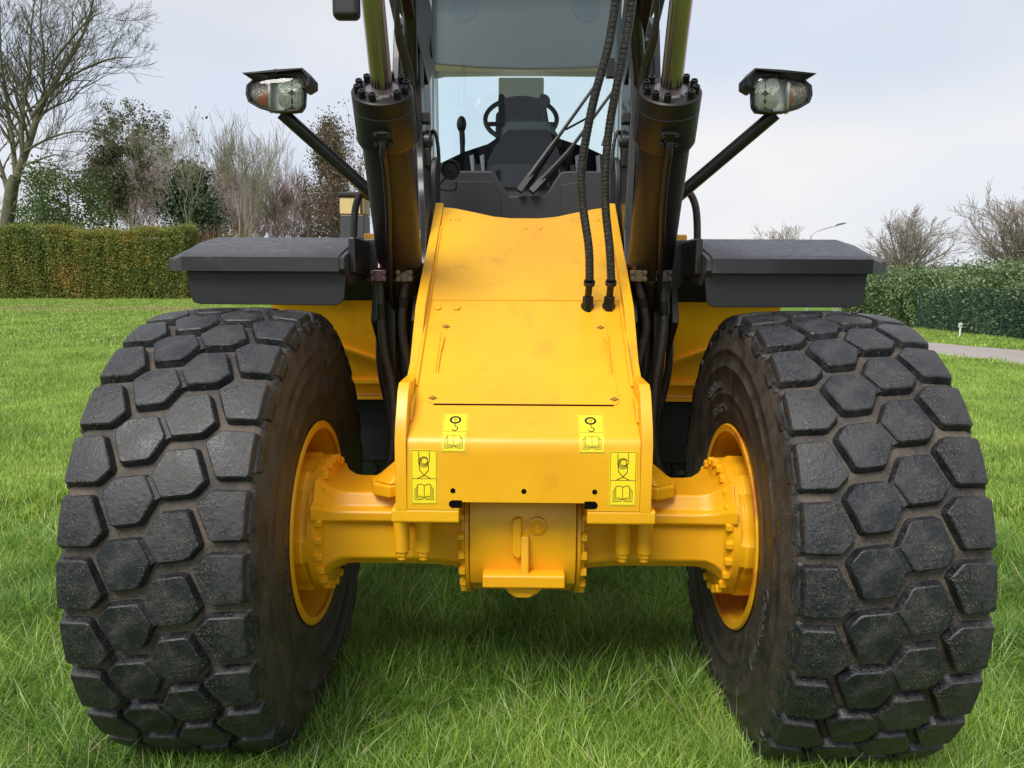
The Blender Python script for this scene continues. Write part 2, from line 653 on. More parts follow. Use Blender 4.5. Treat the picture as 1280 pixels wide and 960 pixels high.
def tread_block_mesh(name, poly, cx, cs, hgt, mirror, inset=.010, bev=.0032, base_ext=0):
    """poly in (lateral, circumferential) around (cx, cs); wheel axis = X, block placed at top (+Z)"""
    mb = MB()
    n = len(poly)
    # densify the outline a little so long sides follow the tyre's curve
    out = []
    for i in range(n):
        p, q = poly[i], poly[(i + 1) % n]
        # rounded corner: cut
        prv = poly[i - 1]
        v1 = Vector((prv[0] - p[0], prv[1] - p[1])).normalized() * .0055
        v2 = Vector((q[0] - p[0], q[1] - p[1])).normalized() * .0055
        out.append((p[0] + v1.x, p[1] + v1.y))
        out.append((p[0] + v2.x, p[1] + v2.y))
        out.append(((p[0] + q[0]) / 2, (p[1] + q[1]) / 2))
    rings = []
    out = [(a * 1.05, s * 1.035) for a, s in out]
    cxm = sum(p[0] for p in out) / len(out)
    csm = sum(p[1] for p in out) / len(out)

    def pos(a, s, r):
        th = s / .745
        aa = -a if mirror else a
        return (aa, math.sin(th) * r, math.cos(th) * r)

    def ring(off, dr):
        r_ = []
        for a, s in out:
            da, ds = a - cxm, s - csm
            d = math.hypot(da, ds)
            k = (d - off) / d
            A, S = cx + cxm + da * k, cs + csm + ds * k
            r_.append((A, S, surf_r(A) + dr))
        return r_
    levels = [(-inset - .006, -hgt), (-inset * .75, -hgt * .8), (-.001, -bev), (bev * .8, 0), (.030, .0006)]
    for off, dr in levels:
        rings.append(ring(off, dr))
    m = len(out)
    vs = [pos(*p) for r_ in rings for p in r_]
    A, S = cx + cxm, cs + csm
    vs.append(pos(A, S, surf_r(A) + .001))
    fs = []
    for i in range(len(rings) - 1):
        for k in range(m):
            k2 = (k + 1) % m
            fs.append((i * m + k, i * m + k2, (i + 1) * m + k2, (i + 1) * m + k))
    top = len(vs) - 1
    i = len(rings) - 1
    for k in range(m):
        fs.append((i * m + k, i * m + (k + 1) % m, top))
    mb.add(vs, fs)
    me = mb.mesh(name, recalc=True, smooth=22)
    # outward normals: the centre vertex must point up
    me.update()
    if me.polygons[len(me.polygons) - 1].normal.z < 0:
        me.flip_normals()
    me.materials.append(M['tread'])
    return me


HEX = [(-.040, .057), (.035, .066), (.068, .008), (.038, -.055), (-.033, -.064), (-.068, .022)]
HEX2 = [(-a, -s) for a, s in HEX]
SHO = [(-.062, .026), (-.028, .062), (.058, .062), (.057, -.062), (-.022, -.065)]
SHO2 = [(-a, -s) for a, s in SHO]
# lateral positions seen on the left wheel from the outside (negative = outer) to the inside
PH = -.37
COLS = [(SHO2, -.186, PH - .33), (HEX, -.064, PH), (HEX2, .062, PH + .46), (SHO, .184, PH + .79)]


def letters(text, size, r, ang, xface, side, mb, extr=.0035):
    """raised lettering bent round the sidewall, tops pointing outwards"""
    cu = bpy.data.curves.new('t', 'FONT')
    cu.body = text
    cu.size = size
    cu.space_character = 1.05
    ob = bpy.data.objects.new('t', cu)
    scene.collection.objects.link(ob)
    bpy.context.view_layer.update()
    dg = bpy.context.evaluated_depsgraph_get()
    me = bpy.data.meshes.new_from_object(ob.evaluated_get(dg))
    co = np.array([v.co[:] for v in me.vertices])
    fs = [tuple(p.vertices) for p in me.polygons]
    bpy.data.objects.remove(ob)
    bpy.data.curves.remove(cu)
    w = co[:, 0].max()
    top, bot = [], []
    for x, y, _ in co:
        rr = r + y
        # clockwise as seen by someone looking at this sidewall from the machine's middle
        t = ang + (x - w / 2) / r
        yy, zz = math.sin(t) * rr, math.cos(t) * rr
        yy = yy if side < 0 else -yy
        # follow the bulge
        bx = np.interp(rr, [q[1] for q in TYRE], [q[0] for q in TYRE])
        X = -side * bx
        top.append((X - side * extr, yy, zz))
        bot.append((X + side * .004, yy, zz))
    nn = len(co)
    edges = {}
    for f in fs:
        for i in range(len(f)):
            e = (f[i], f[(i + 1) % len(f)])
            edges[tuple(sorted(e))] = edges.get(tuple(sorted(e)), []) + [e]
    faces = [tuple(f) for f in fs]
    for k, es in edges.items():
        if len(es) == 1:
            a, b_ = es[0]
            faces.append((a, b_, b_ + nn, a + nn))
    mb.add(top + bot, faces)


def make_wheel(side, y, detailed=True, rim_mat=None):
    w = empty('wheel', (side * TX, y, AX_Z), L)
    prof = TYRE + [(-h, r) for h, r in TYRE[::-1][1:]]
    prof = [(-h, r) for h, r in prof] + [(.19, .335), (-.19, .335)]
    mb = MB()
    mb.lathe(prof, (0, 0, 0), (1, 0, 0), 112, closed=True)
    me = mb.mesh('tyre', smooth=60)
    me.materials.append(M['sidewall'])
    me.materials.append(M['groove'])
    for p in me.polygons:
        c = p.center
        if math.hypot(c.y, c.z) > .700:
            p.material_index = 1
    ty = obj('tyre', me, None, w)
    # low bars tying the two middle blocks together, shoulder ribs
    if detailed:
        tie = MB()
        for i in range(NB):
            for (a, s, da, ds, wd, hh) in ((0, (PH + .23) * PITCH, .050, .026, .036, .020),):
                th0 = i * 2 * PI / NB
                dirv = Vector((da, ds)).normalized()
                nrm = Vector((-dirv.y, dirv.x))
                base = []
                for (e, q) in ((-1, -1), (1, -1), (1, 1), (-1, 1)):
                    A = a + dirv.x * .04 * e + nrm.x * wd * q
                    S = s + dirv.y * .04 * e + nrm.y * wd * q
                    base.append((A, th0 + S / .745))
                tie.prism([(A, math.sin(t) * .718, math.cos(t) * .718) for A, t in base],
                          [(A, math.sin(t) * (surf_r(A) - .006), math.cos(t) * (surf_r(A) - .011)) for A, t in base])
            # shoulder lugs: short ribs that run from each shoulder block onto the sidewall
            for sg in (-1, 1):
                off = (PH + (.79 if sg > 0 else -.33)) * PITCH
                th0 = i * 2 * PI / NB + off / .745
                a0, a1 = .235 * sg, .2645 * sg
                ring0 = [(a0, .700), (a0, surf_r(.235) - .008), (a1 * .965, surf_r(.25) - .022), (a1 * 1.0, .69), (a1 * .985, .668)]
                lo_, hi_ = [], []
                for A, r in ring0:
                    h = .050 if r > .69 else .036
                    lo_.append((A, math.sin(th0 - h / .745) * r, math.cos(th0 - h / .745) * r))
                    hi_.append((A, math.sin(th0 + h / .745) * r, math.cos(th0 + h / .745) * r))
                tie.prism(lo_, hi_)
        obj('tread_tie', tie, M['tread'], w, bevel=.003, segs=1)['kind'] = 'stuff'
        for txt, sz, rr_, aa in (('Continental', .062, .485, 2.72 if side < 0 else 1.95),
                                 ('EM-Master', .046, .485, .15 if side < 0 else -.35),
                                 ('23.5 R 25', .044, .40, -PI / 2 - .1 if side < 0 else PI / 2 - 1.9)):
            lt = MB()
            letters(txt, sz, rr_, aa, 0, side, lt)
            obj('sidewall_lettering', lt, M['letter'], w, smooth=30)['kind'] = 'stuff'
    # blocks
    if detailed:
        metas = [tread_block_mesh('tread_block', p, a, s * PITCH, .033, False) for p, a, s in COLS]
        for k in range(4):
            for i in range(NB):
                o = obj('tread_block', metas[k], None, w)
                o.rotation_euler = (-i * 2 * PI / NB, 0, 0)
    else:
        big = MB()
        for p, a, s in COLS:
            me1 = tread_block_mesh('tmp', p, a, s * PITCH, .033, False)
            co = np.array([v.co[:] for v in me1.vertices])
            fs = [tuple(q.vertices) for q in me1.polygons]
            for i in range(NB):
                t = -i * 2 * PI / NB
                c_, s_ = math.cos(t), math.sin(t)
                c2 = np.c_[co[:, 0], co[:, 1] * c_ - co[:, 2] * s_, co[:, 1] * s_ + co[:, 2] * c_]
                big.add(c2.tolist(), fs)
        obj('tread_blocks', big, M['tread'], w, recalc=False)['kind'] = 'stuff'
    # rim: s>0 points to the machine's outside
    sg = side
    inner = [(-.256, .330), (-.258, .352), (-.252, .357), (-.247, .352), (-.246, .338), (-.236, .331), (-.205, .326), (-.19, .318),
             (-.15, .306), (-.04, .296), (.02, .285), (.045, .250), (.055, .19), (.055, .10)]
    outer = [(.075, .10), (.075, .19), (.07, .26), (.10, .30), (.19, .318), (.236, .331), (.246, .338), (.247, .352), (.252, .357), (.258, .352), (.256, .337), (.23, .34), (.0, .32), (-.23, .338)]
    mb = MB()
    mb.lathe([(h, r) for h, r in inner + outer], (0, 0, 0), (sg, 0, 0), 96, closed=True)
    obj('rim', mb, rim_mat or M['rim'], w, smooth=40)
    # outer hub cap and nuts (seen from the machine's outside)
    hb = MB()
    hb.lathe([(.06, .19), (.17, .185), (.19, .16), (.20, .06), (.20, .0)], (0, 0, 0), (sg, 0, 0), 40)
    obj('hub_cap', hb, M['yellow_axle'], w, smooth=40)
    nut = MB()
    nut.lathe([(0, .016), (.03, .016), (.035, .011)], (0, 0, 0), (sg, 0, 0), 6)
    nm = nut.mesh('wheel_nut', smooth=30)
    nm.materials.append(M['steel'])
    for k in range(16):
        t = 2 * PI * k / 16
        obj('wheel_nut', nm, None, w, loc=(sg * .074, math.cos(t) * .222, math.sin(t) * .222))
    return w


make_wheel(-1, 0)
wr = make_wheel(1, 0, rim_mat=M['rim_rusty'])
make_wheel(-1, 3.0, detailed=False)
make_wheel(1, 3.0, detailed=False)


# ---- front axle
def axle():
    A = MB()
    # beam section (Y, Z), camera side negative Y
    sec = [(-.115, .605), (-.150, .640), (-.152, .765), (-.178, .778), (-.178, .812), (-.150, .822), (-.128, .868), (.12, .868), (.15, .82), (.15, .64), (.115, .605)]

    def at_x(x, sc_, dz=0):
        return [(x, yy * sc_, AX_Z + (zz - AX_Z) * sc_ + dz) for yy, zz in sec]
    xs = [(.0, 1.0), (.17, 1.10), (.24, 1.02), (.30, .98), (.36, .97), (.585, .97), (.615, .99), (.642, 1.08), (.664, 1.22), (.690, 1.38)]
    for s in (-1, 1):
        loops = [at_x(s * x, k) for x, k in xs]
        n = len(sec)
        vs = [p for lp in loops for p in lp]
        fs = []
        for i in range(len(loops) - 1):
            for k in range(n):
                fs.append((i * n + k, i * n + (k + 1) % n, (i + 1) * n + (k + 1) % n, (i + 1) * n + k))
        fs.append(tuple(range((len(loops) - 1) * n, len(loops) * n)))
        A.add(vs, fs)
    ax = obj('front_axle', A, M['yellow_axle'], L, bevel=.008, segs=3)
    # differential barrel
    D = MB()
    r = .230
    D.lathe([(-.205, r * .93), (-.20, r * .97), (-.17, r * .97), (-.168, r), (-.15, r * 1.0), (.15, r * 1.0), (.168, r), (.17, r * .97), (.20, r * .97), (.205, r * .93)], (0, 0, AX_Z), (1, 0, 0), 56)
    D.prism_x([(-.10, .545), (-.17, .556), (-.215, .585), (-.24, .63), (-.252, .69), (-.254, .76), (-.250, .82), (-.235, .875), (-.20, .915), (-.10, .93)], -.172, .172)
    obj('differential_housing', D, M['yellow_axle'], ax, bevel=.014, segs=4)
    fl = MB()
    for s in (-1, 1):
        fl.lathe([(0, r * 1.05), (.014, r * 1.05)], (s * .182 - .007, 0, AX_Z), (1, 0, 0), 56)
    obj('housing_flange', fl, M['yellow_axle'], ax, bevel=.003)
    bm_ = MB()
    bm_.lathe([(0, .0155), (.018, .0155), (.021, .011)], (0, 0, 0), (1, 0, 0), 6)
    bmesh_ = bm_.mesh('bolt', smooth=30)
    bmesh_.materials.append(M['yellow_axle'])
    bm_ = MB()
    bm_.lathe([(0, .0155), (.018, .0155), (.021, .011)], (0, 0, 0), (-1, 0, 0), 6)
    bmesh2 = bm_.mesh('bolt', smooth=30)
    bmesh2.materials.append(M['yellow_axle'])
    for s in (-1, 1):
        for k in range(22):
            t = 2 * PI * k / 22 + .1
            obj('bolt', bmesh_ if s > 0 else bmesh2, None, ax, loc=(s * .190, -math.cos(t) * r * .985, AX_Z + math.sin(t) * r * .985))
        # front web: vertical rib, horizontal ledge and the plug
    for kind_, lp_, a_, b_ in (('prism_x', [(-.22, .60), (-.298, .60), (-.292, .66), (-.272, .76), (-.24, .775)], -.006, .020),
                               ('prism_y', [(-.034, .70), (-.034, .81), (-.026, .822), (-.004, .822), (-.004, .70), (-.012, .685)], -.272, -.20),
                               ('prism_x', [(-.20, .60), (-.302, .602), (-.302, .642), (-.285, .648), (-.20, .64)], -.128, .135),
                               ('prism_y', [(-.070, .605), (-.045, .572), (-.02, .556), (.02, .556), (.05, .572), (.078, .605)], -.27, -.12)):
        W = MB()
        getattr(W, kind_)(lp_, a_, b_)
        obj('housing_rib', W, M['yellow_axle'], ax, bevel=.006, segs=3)
    P = MB()
    P.lathe([(0, .028), (.012, .028), (.014, .022), (.006, .020), (.006, .010), (.014, .008)], (.046, -.250, .795), (0, -1, 0), 24)
    obj('oil_plug', P, M['yellow_axle'], ax, smooth=30)
    P = MB()
    P.lathe([(0, .018), (.012, .018), (.014, .012)], (.03, -.266, .595), (0, -1, 0), 20)
    obj('drain_plug', P, M['yellow_axle'], ax, smooth=30)
    for s in (-1, 1):
        # hub flange (tapering collar), ring gear drum
        H = MB()
        H.lathe([(.58, .08), (.625, .12), (.655, .165), (.672, .215), (.684, .236), (.705, .236)], (0, 0, AX_Z), (s, 0, 0), 48)
        obj('hub_flange', H, M['yellow_axle'], ax, smooth=30)
        G = MB()
        nfac = 60
        loops = []
        for X, dr in ((.702, 0), (.722, .0), (.726, .006), (.79, .006), (.81, -.004), (.90, -.004), (.99, -.02)):
            lp = []
            for k in range(nfac):
                t = 2 * PI * k / nfac
                rr = .222 + dr + (.014 if (k % 10) in (0, 1, 2, 3) and X > .70 else 0)
                lp.append((s * X, math.cos(t) * rr, AX_Z + math.sin(t) * rr))
            loops.append(lp)
        vs = [p for lp in loops for p in lp]
        fs = [(i * nfac + k, i * nfac + (k + 1) % nfac, (i + 1) * nfac + (k + 1) % nfac, (i + 1) * nfac + k) for i in range(len(loops) - 1) for k in range(nfac)]
        fs.append(tuple(range(nfac))[::-1])
        fs.append(tuple(range((len(loops) - 1) * nfac, len(loops) * nfac)))
        G.add(vs, fs)
        obj('hub_drum', G, M['yellow_axle'], ax, bevel=.0035, segs=2)
        for k in range(24):
            t = 2 * PI * k / 24
            obj('bolt', bmesh2 if s > 0 else bmesh_, None, ax, loc=(s * .680, -math.cos(t) * .222, AX_Z + math.sin(t) * .222))
        # mounting pad under the frame, tapered spring-seat bolts
        Pd = MB()
        Pd.prism_x([(-.372, .836), (-.378, .842), (-.378, .876), (-.372, .882), (.30, .882), (.30, .836)], s * .195, s * .402)
        obj('axle_mounting_pad', Pd, M['yellow'], ax, bevel=.006, segs=3)
        G2 = MB()
        G2.prism_z([(s * .38, -.16), (s * .44, -.20), (s * .50, -.16), (s * .52, -.08), (s * .50, 0), (s * .38, .02)], .862, .905)
        G2.prism([(s * .38, -.16, .905), (s * .44, -.19, .905), (s * .50, -.14, .905), (s * .50, -.02, .905), (s * .38, 0, .905)],
                 [(s * .38, -.10, 1.0), (s * .40, -.11, .99), (s * .415, -.08, .98), (s * .415, -.04, .98), (s * .38, -.03, 1.0)])
        obj('mounting_boss', G2, M['yellow_axle'], ax, bevel=.008, segs=3)
        B2 = MB()
        for bx in (.322, .392):
            B2.cyl((s * bx, -.245, .83), (s * bx, -.245, .705), .0265, 20, .0255)
            B2.cyl((s * bx, -.245, .706), (s * bx, -.245, .690), .0215, 6)
            B2.cyl((s * bx, -.245, .692), (s * bx, -.245, .676), .015, 10)
        obj('mounting_bolt', B2, M['yellow_axle'], ax, smooth=30)


axle()


# ---- front frame (nose and sloping top)
def rampz(y):
    return 1.10 + .722 * (y + .36)


def front_frame():
    N = MB()
    hw = .352
    # nose plate (near vertical) + slope sheet, closed shell 12 mm thick
    mid = [(-.3780, .905), (-.3745, 1.045), (-.3743, 1.053), (-.3735, 1.068), (-.3705, 1.083), (-.364, 1.097), (-.354, 1.1045), (-.346, rampz(-.346)), (-.335, rampz(-.335)), (.20, rampz(.20)), (.66, rampz(.66))]

    def shell(x0, x1, prof, th=.012):
        inn = []
        for i, (y, z) in enumerate(prof):
            a, b = prof[max(i - 1, 0)], prof[min(i + 1, len(prof) - 1)]
            d = Vector((b[0] - a[0], b[1] - a[1])).normalized()
            inn.append((y + d.y * th, z - d.x * th))
        N.prism_x(prof + inn[::-1], x0, x1)
    # lower edge differs: centre strip is cut higher over the differential
    shell(-hw, hw, mid)
    N.prism_x([(-.378, .880), (-.378, .9049), (-.366, .9049), (-.366, .880)], -hw, -.195)
    N.prism_x([(-.378, .880), (-.378, .9049), (-.366, .9049), (-.366, .880)], .195, hw)
    fr = obj('front_frame', N, M['yellow'], L, smooth=35)
    # wings of the slope's top edge
    Tt = MB()
    pts = [(-hw, .66), (-.13, .66), (.13, .66), (hw, .66)]
    top = [(-hw, .66), (hw, .66), (hw, .738), (.30, .730), (.21, .702), (.13, .676), (.06, .666), (-.06, .666), (-.13, .676), (-.21, .702), (-.30, .730), (-hw, .738)]
    up = [(x, y, rampz(y)) for x, y in top]
    dn = [(x, y + .007, rampz(y) - .010) for x, y in top]
    Tt.prism(up, dn)
    obj('top_plate', Tt, M['yellow'], fr)
    # side plates: nose lugs and the long cheek plates
    for s in (-1, 1):
        S = MB()
        cheek = [(-.378, .874), (-.383, 1.085), (-.368, 1.14), (-.318, 1.235), (-.285, 1.258), (-.11, 1.262), (-.05, 1.300), (.10, rampz(.10) + .055), (.30, rampz(.30) + .045),
                 (.42, rampz(.42) + .03), (.75, rampz(.75) + .012), (.80, 1.70), (.80, .874)]
        S.prism_x(cheek, s * .353, s * .388)
        obj('cheek_plate', S, M['yellow'], fr, bevel=.003, segs=2)
        # reinforcing pads inside the lug
        S2 = MB()
        S2.prism_x([(-.315, 1.14), (-.300, 1.19), (-.285, 1.20), (-.23, 1.215), (-.24, 1.19)], s * .344, s * .354)
        obj('lug_pad', S2, M['yellow'], fr, bevel=.003, segs=2)
        S3 = MB()
        S3.tube([(s * .350, y, rampz(y) + .004) for y in (-.18, .0, .2, .4, .6)], .007, 8)
        obj('weld_seam', S3, M['yellow'], fr, smooth=60)
    # access panel on the slope: 3 mm proud, rounded corners
    nz = Vector((0, -.722, 1)).normalized()
    tz = Vector((0, 1, .722)).normalized()

    def on(x, y, h):
        return Vector((x, y, rampz(y))) + nz * h

    def plate(name, loop, h0, h1, mat, bevel=.0012):
        q = MB()
        q.prism([on(x, y, h0) for x, y in loop], [on(x, y, h1) for x, y in loop])
        return obj(name, q, mat, fr, bevel=bevel, segs=1)
    lp = []
    X0, X1, Y0, Y1 = -.305, .303, -.243, .108
    for cx, cy, a0 in ((X0 + .02, Y0 + .012, PI), (X1 - .02, Y0 + .012, 1.5 * PI), (X1 - .035, Y1 - .02, 0), (X0 + .035, Y1 - .02, .5 * PI)):
        for k in range(5):
            t = a0 + k * PI / 8
            lp.append((cx + .02 * math.cos(t), cy + .012 * math.sin(t)))
    plate('access_panel', lp, -.002, .0035, M['yellow'])
    # dark joint beneath its lower edge
    plate('panel_joint', [(X0 + .02, Y0 - .004), (X1 - .02, Y0 - .004), (X1 - .02, Y0 + .004), (X0 + .02, Y0 + .004)], .0004, .0018, M['hole'], 0)
    # second (upper) plate joint
    plate('upper_plate', [(-.350, .198), (.350, .198), (.350, .655), (-.350, .655)], -.004, .0030, M['yellow'])
    # bolt heads / plugs
    cap = MB()
    c0 = Vector((0, 0, 0))
    cap.lathe([(0, .013), (.003, .013), (.005, .010)], c0, nz, 16)
    cm = cap.mesh('plug', smooth=30)
    cm.materials.append(M['yellow'])
    for x, y in ((-.315, .160), (-.245, .160), (-.320, .655), (-.285, .655), (.302, .655), (.0, .60), (.06, .60)):
        obj('plug', cm, None, fr, loc=on(x, y, .002))
    pin = MB()
    pin.lathe([(0, .008), (.006, .008), (.008, .005)], c0, nz, 6)
    pin.box(-.013, .013, -.003, .003, -.001, .004)
    pm = pin.mesh('panel_screw', smooth=30)
    pm.materials.append(simple('aged_screw', (.30, .15, .02), .5))
    for x, y in ((-.275, .068), (.268, .068), (-.290, -.225), (.287, -.225)):
        obj('panel_screw', pm, None, fr, loc=on(x, y, .003))
    # panel handles: slim latches
    for s in (-1, 1):
        h = MB()
        h.tube([on(s * .285, -.13, .003), on(s * .285, -.12, .009), on(s * .284, -.05, .010), on(s * .280, -.02, .012), on(s * .278, .015, .009), on(s * .278, .025, .002)], .0028, 8)
        h.tube([on(s * .291, -.125, .005), on(s * .291, .04, .005)], .0015, 6)
        obj('panel_latch', h, M['yellow'], fr, smooth=60)
    # holes in nose plate
    hm = MB()
    for x, z in ((-.213, .940), (.002, .940), (.216, .940)):
        hm.lathe([(0, .0078), (.003, .0078)], (x, -.3755, z), (0, -1, 0), 16)
    for s in (-1, 1):
        lpz = [(s * (.214 + .0115 * math.cos(t)), .899 + .0115 * math.sin(t)) for t in [PI / 2 - PI * k / 8 for k in range(9)]]
        hm.prism_y(lpz + [(s * .186, .8875), (s * .186, .9105)], -.3800, -.3765)
    hm.lathe([(0, .0085), (.002, .0085)], on(.232, .150, .001), nz, 14)
    obj('bolt_hole', hm, M['hole'], fr)
    # decals
    def decal(cx, cz, w, h, kind, slope):
        """cx: centre, cz: distance measured on the plate; slope: lies across the fold"""
        d = MB()

        def P(u, v, lift):
            # u across, v up from the bottom edge; wraps across the bend of the nose
            x = cx + u
            prof_y, prof_z = PR(v + cz)
            n_ = NR(v + cz)
            return (x, prof_y + n_[0] * lift, prof_z + n_[1] * lift)
        segs = 12
        for i in range(segs):
            v0, v1 = h * i / segs, h * (i + 1) / segs
            b = len(d.v)
            d.v += [P(-w / 2, v0, .0012), P(w / 2, v0, .0012), P(w / 2, v1, .0012), P(-w / 2, v1, .0012)]
            d.f.append((b, b + 1, b + 2, b + 3))
        dec = obj('safety_decal', d, M['decal'], fr, recalc=True, smooth=60)
        g = MB()

        def line(pts, wd=.0016, closed=False):
            pts = [Vector((p[0], p[1])) for p in pts]
            if closed:
                pts.append(pts[0])
            # subdivide
            q = [pts[0]]
            for a, b_ in zip(pts[:-1], pts[1:]):
                k = max(1, int((b_ - a).length / .008))
                for j in range(1, k + 1):
                    q.append(a.lerp(b_, j / k))
            for a, b_ in zip(q[:-1], q[1:]):
                dd = (b_ - a)
                if dd.length < 1e-7:
                    continue
                dd.normalize()
                nn = Vector((-dd.y, dd.x)) * wd / 2
                a2, b2 = a - dd * wd * .3, b_ + dd * wd * .3
                bb = len(g.v)
                g.v += [P(*(a2 + nn), .0022), P(*(a2 - nn), .0022), P(*(b2 - nn), .0022), P(*(b2 + nn), .0022)]
                g.f.append((bb, bb + 1, bb + 2, bb + 3))

        def arc(cx_, cy_, r_, a0, a1, n=20, ry=None):
            ry = ry or r_
            return [(cx_ + r_ * math.cos(a0 + (a1 - a0) * k / n), cy_ + ry * math.sin(a0 + (a1 - a0) * k / n)) for k in range(n + 1)]
        e = .003
        line([(-w / 2 + e, e), (w / 2 - e, e), (w / 2 - e, h - e), (-w / 2 + e, h - e)], .0011, True)
        dv = h * .47
        line([(-w / 2 + e, dv), (w / 2 - e, dv)], .0012)
        # open book
        bw, bh, by = w * .36, h * .25, h * .12
        line([(0, by), (0, by + bh * .9)], .0016)
        for s in (-1, 1):
            line([(0, by + bh * .9), (s * bw * .35, by + bh), (s * bw * .7, by + bh * .95), (s * bw * .7, by + bh * .1), (s * bw * .35, by + bh * .12), (0, by)], .0016)
            line([(s * bw * .7, by + bh * .80), (s * bw * .84, by + bh * .76), (s * bw * .84, by - bh * .02), (s * bw * .1, by - bh * .02)], .0013)
            line([(s * bw * .84, by + bh * .66), (s * bw * .98, by + bh * .62), (s * bw * .98, by - bh * .16), (s * bw * .1, by - bh * .12)], .0013)
        if kind == 'hook':
            yc = h * .80
            for k in range(4):
                line(arc(0, yc, .0125 + .0016 * k, 0, 2 * PI, 28, .0112 + .0014 * k), .0022)
            for q_ in (0, .35, .7):
                    line([((x_) * (1 - q_), yc + y_ * (1 - q_)) for x_, y_ in ((-.0075, 0), (0, .0085), (.0075, 0), (.0035, 0), (.0035, -.007), (-.0035, -.007), (-.0035, 0))], .0005, True)
            line([(0, yc - .017), (0, yc - .026)], .003)
            line([(0, yc - .026), (.006, yc - .030)] + arc(0, yc - .036, .009, .5, -2.8, 14), .0034)
        else:
            yc = h * .80
            line(arc(.001, yc - .001, .0095, 0, 2 * PI, 22), .0018)
            line(arc(-.001, yc - .004, .0155, .6, 2 * PI - .5, 22), .0018)
            line([(-.016, h - .006), (-.016, yc + .002)] + arc(0, yc + .002, .016, PI, 2 * PI, 14) + [(.016, h - .006)], .0018)
            line([(-.010, yc + .006), (-.015, yc - .015), (-.013, yc - .03), (0, yc - .045), (.020, yc - .055)], .002)
            line([(.010, yc - .004), (.013, yc - .015), (.013, yc - .03), (0, yc - .045), (-.020, yc - .055)], .002)
        obj('pictogram', g, M['print'], dec, recalc=True, smooth=60)
        return dec
    # arc-length parameter of the front profile for placing decals
    PRO = [(-.378, .874)] + mid[:-1] + [(.60, rampz(.60))]
    cum = [0]
    for a, b in zip(PRO[:-1], PRO[1:]):
        cum.append(cum[-1] + math.hypot(b[0] - a[0], b[1] - a[1]))

    def PR(t):
        return (float(np.interp(t, cum, [p[0] for p in PRO])), float(np.interp(t, cum, [p[1] for p in PRO])))

    def NR(t):
        a, b = PR(t - .006), PR(t + .006)
        d = Vector((b[0] - a[0], b[1] - a[1])).normalized()
        return (-d.y, d.x)
    decal(-.211, .185, .076, .148, 'hook', True)
    decal(.206, .185, .078, .148, 'hook', True)
    decal(-.300, .024, .080, .168, 'strap', False)
    decal(.300, .024, .082, .168, 'strap', False)
    return fr


front_frame()


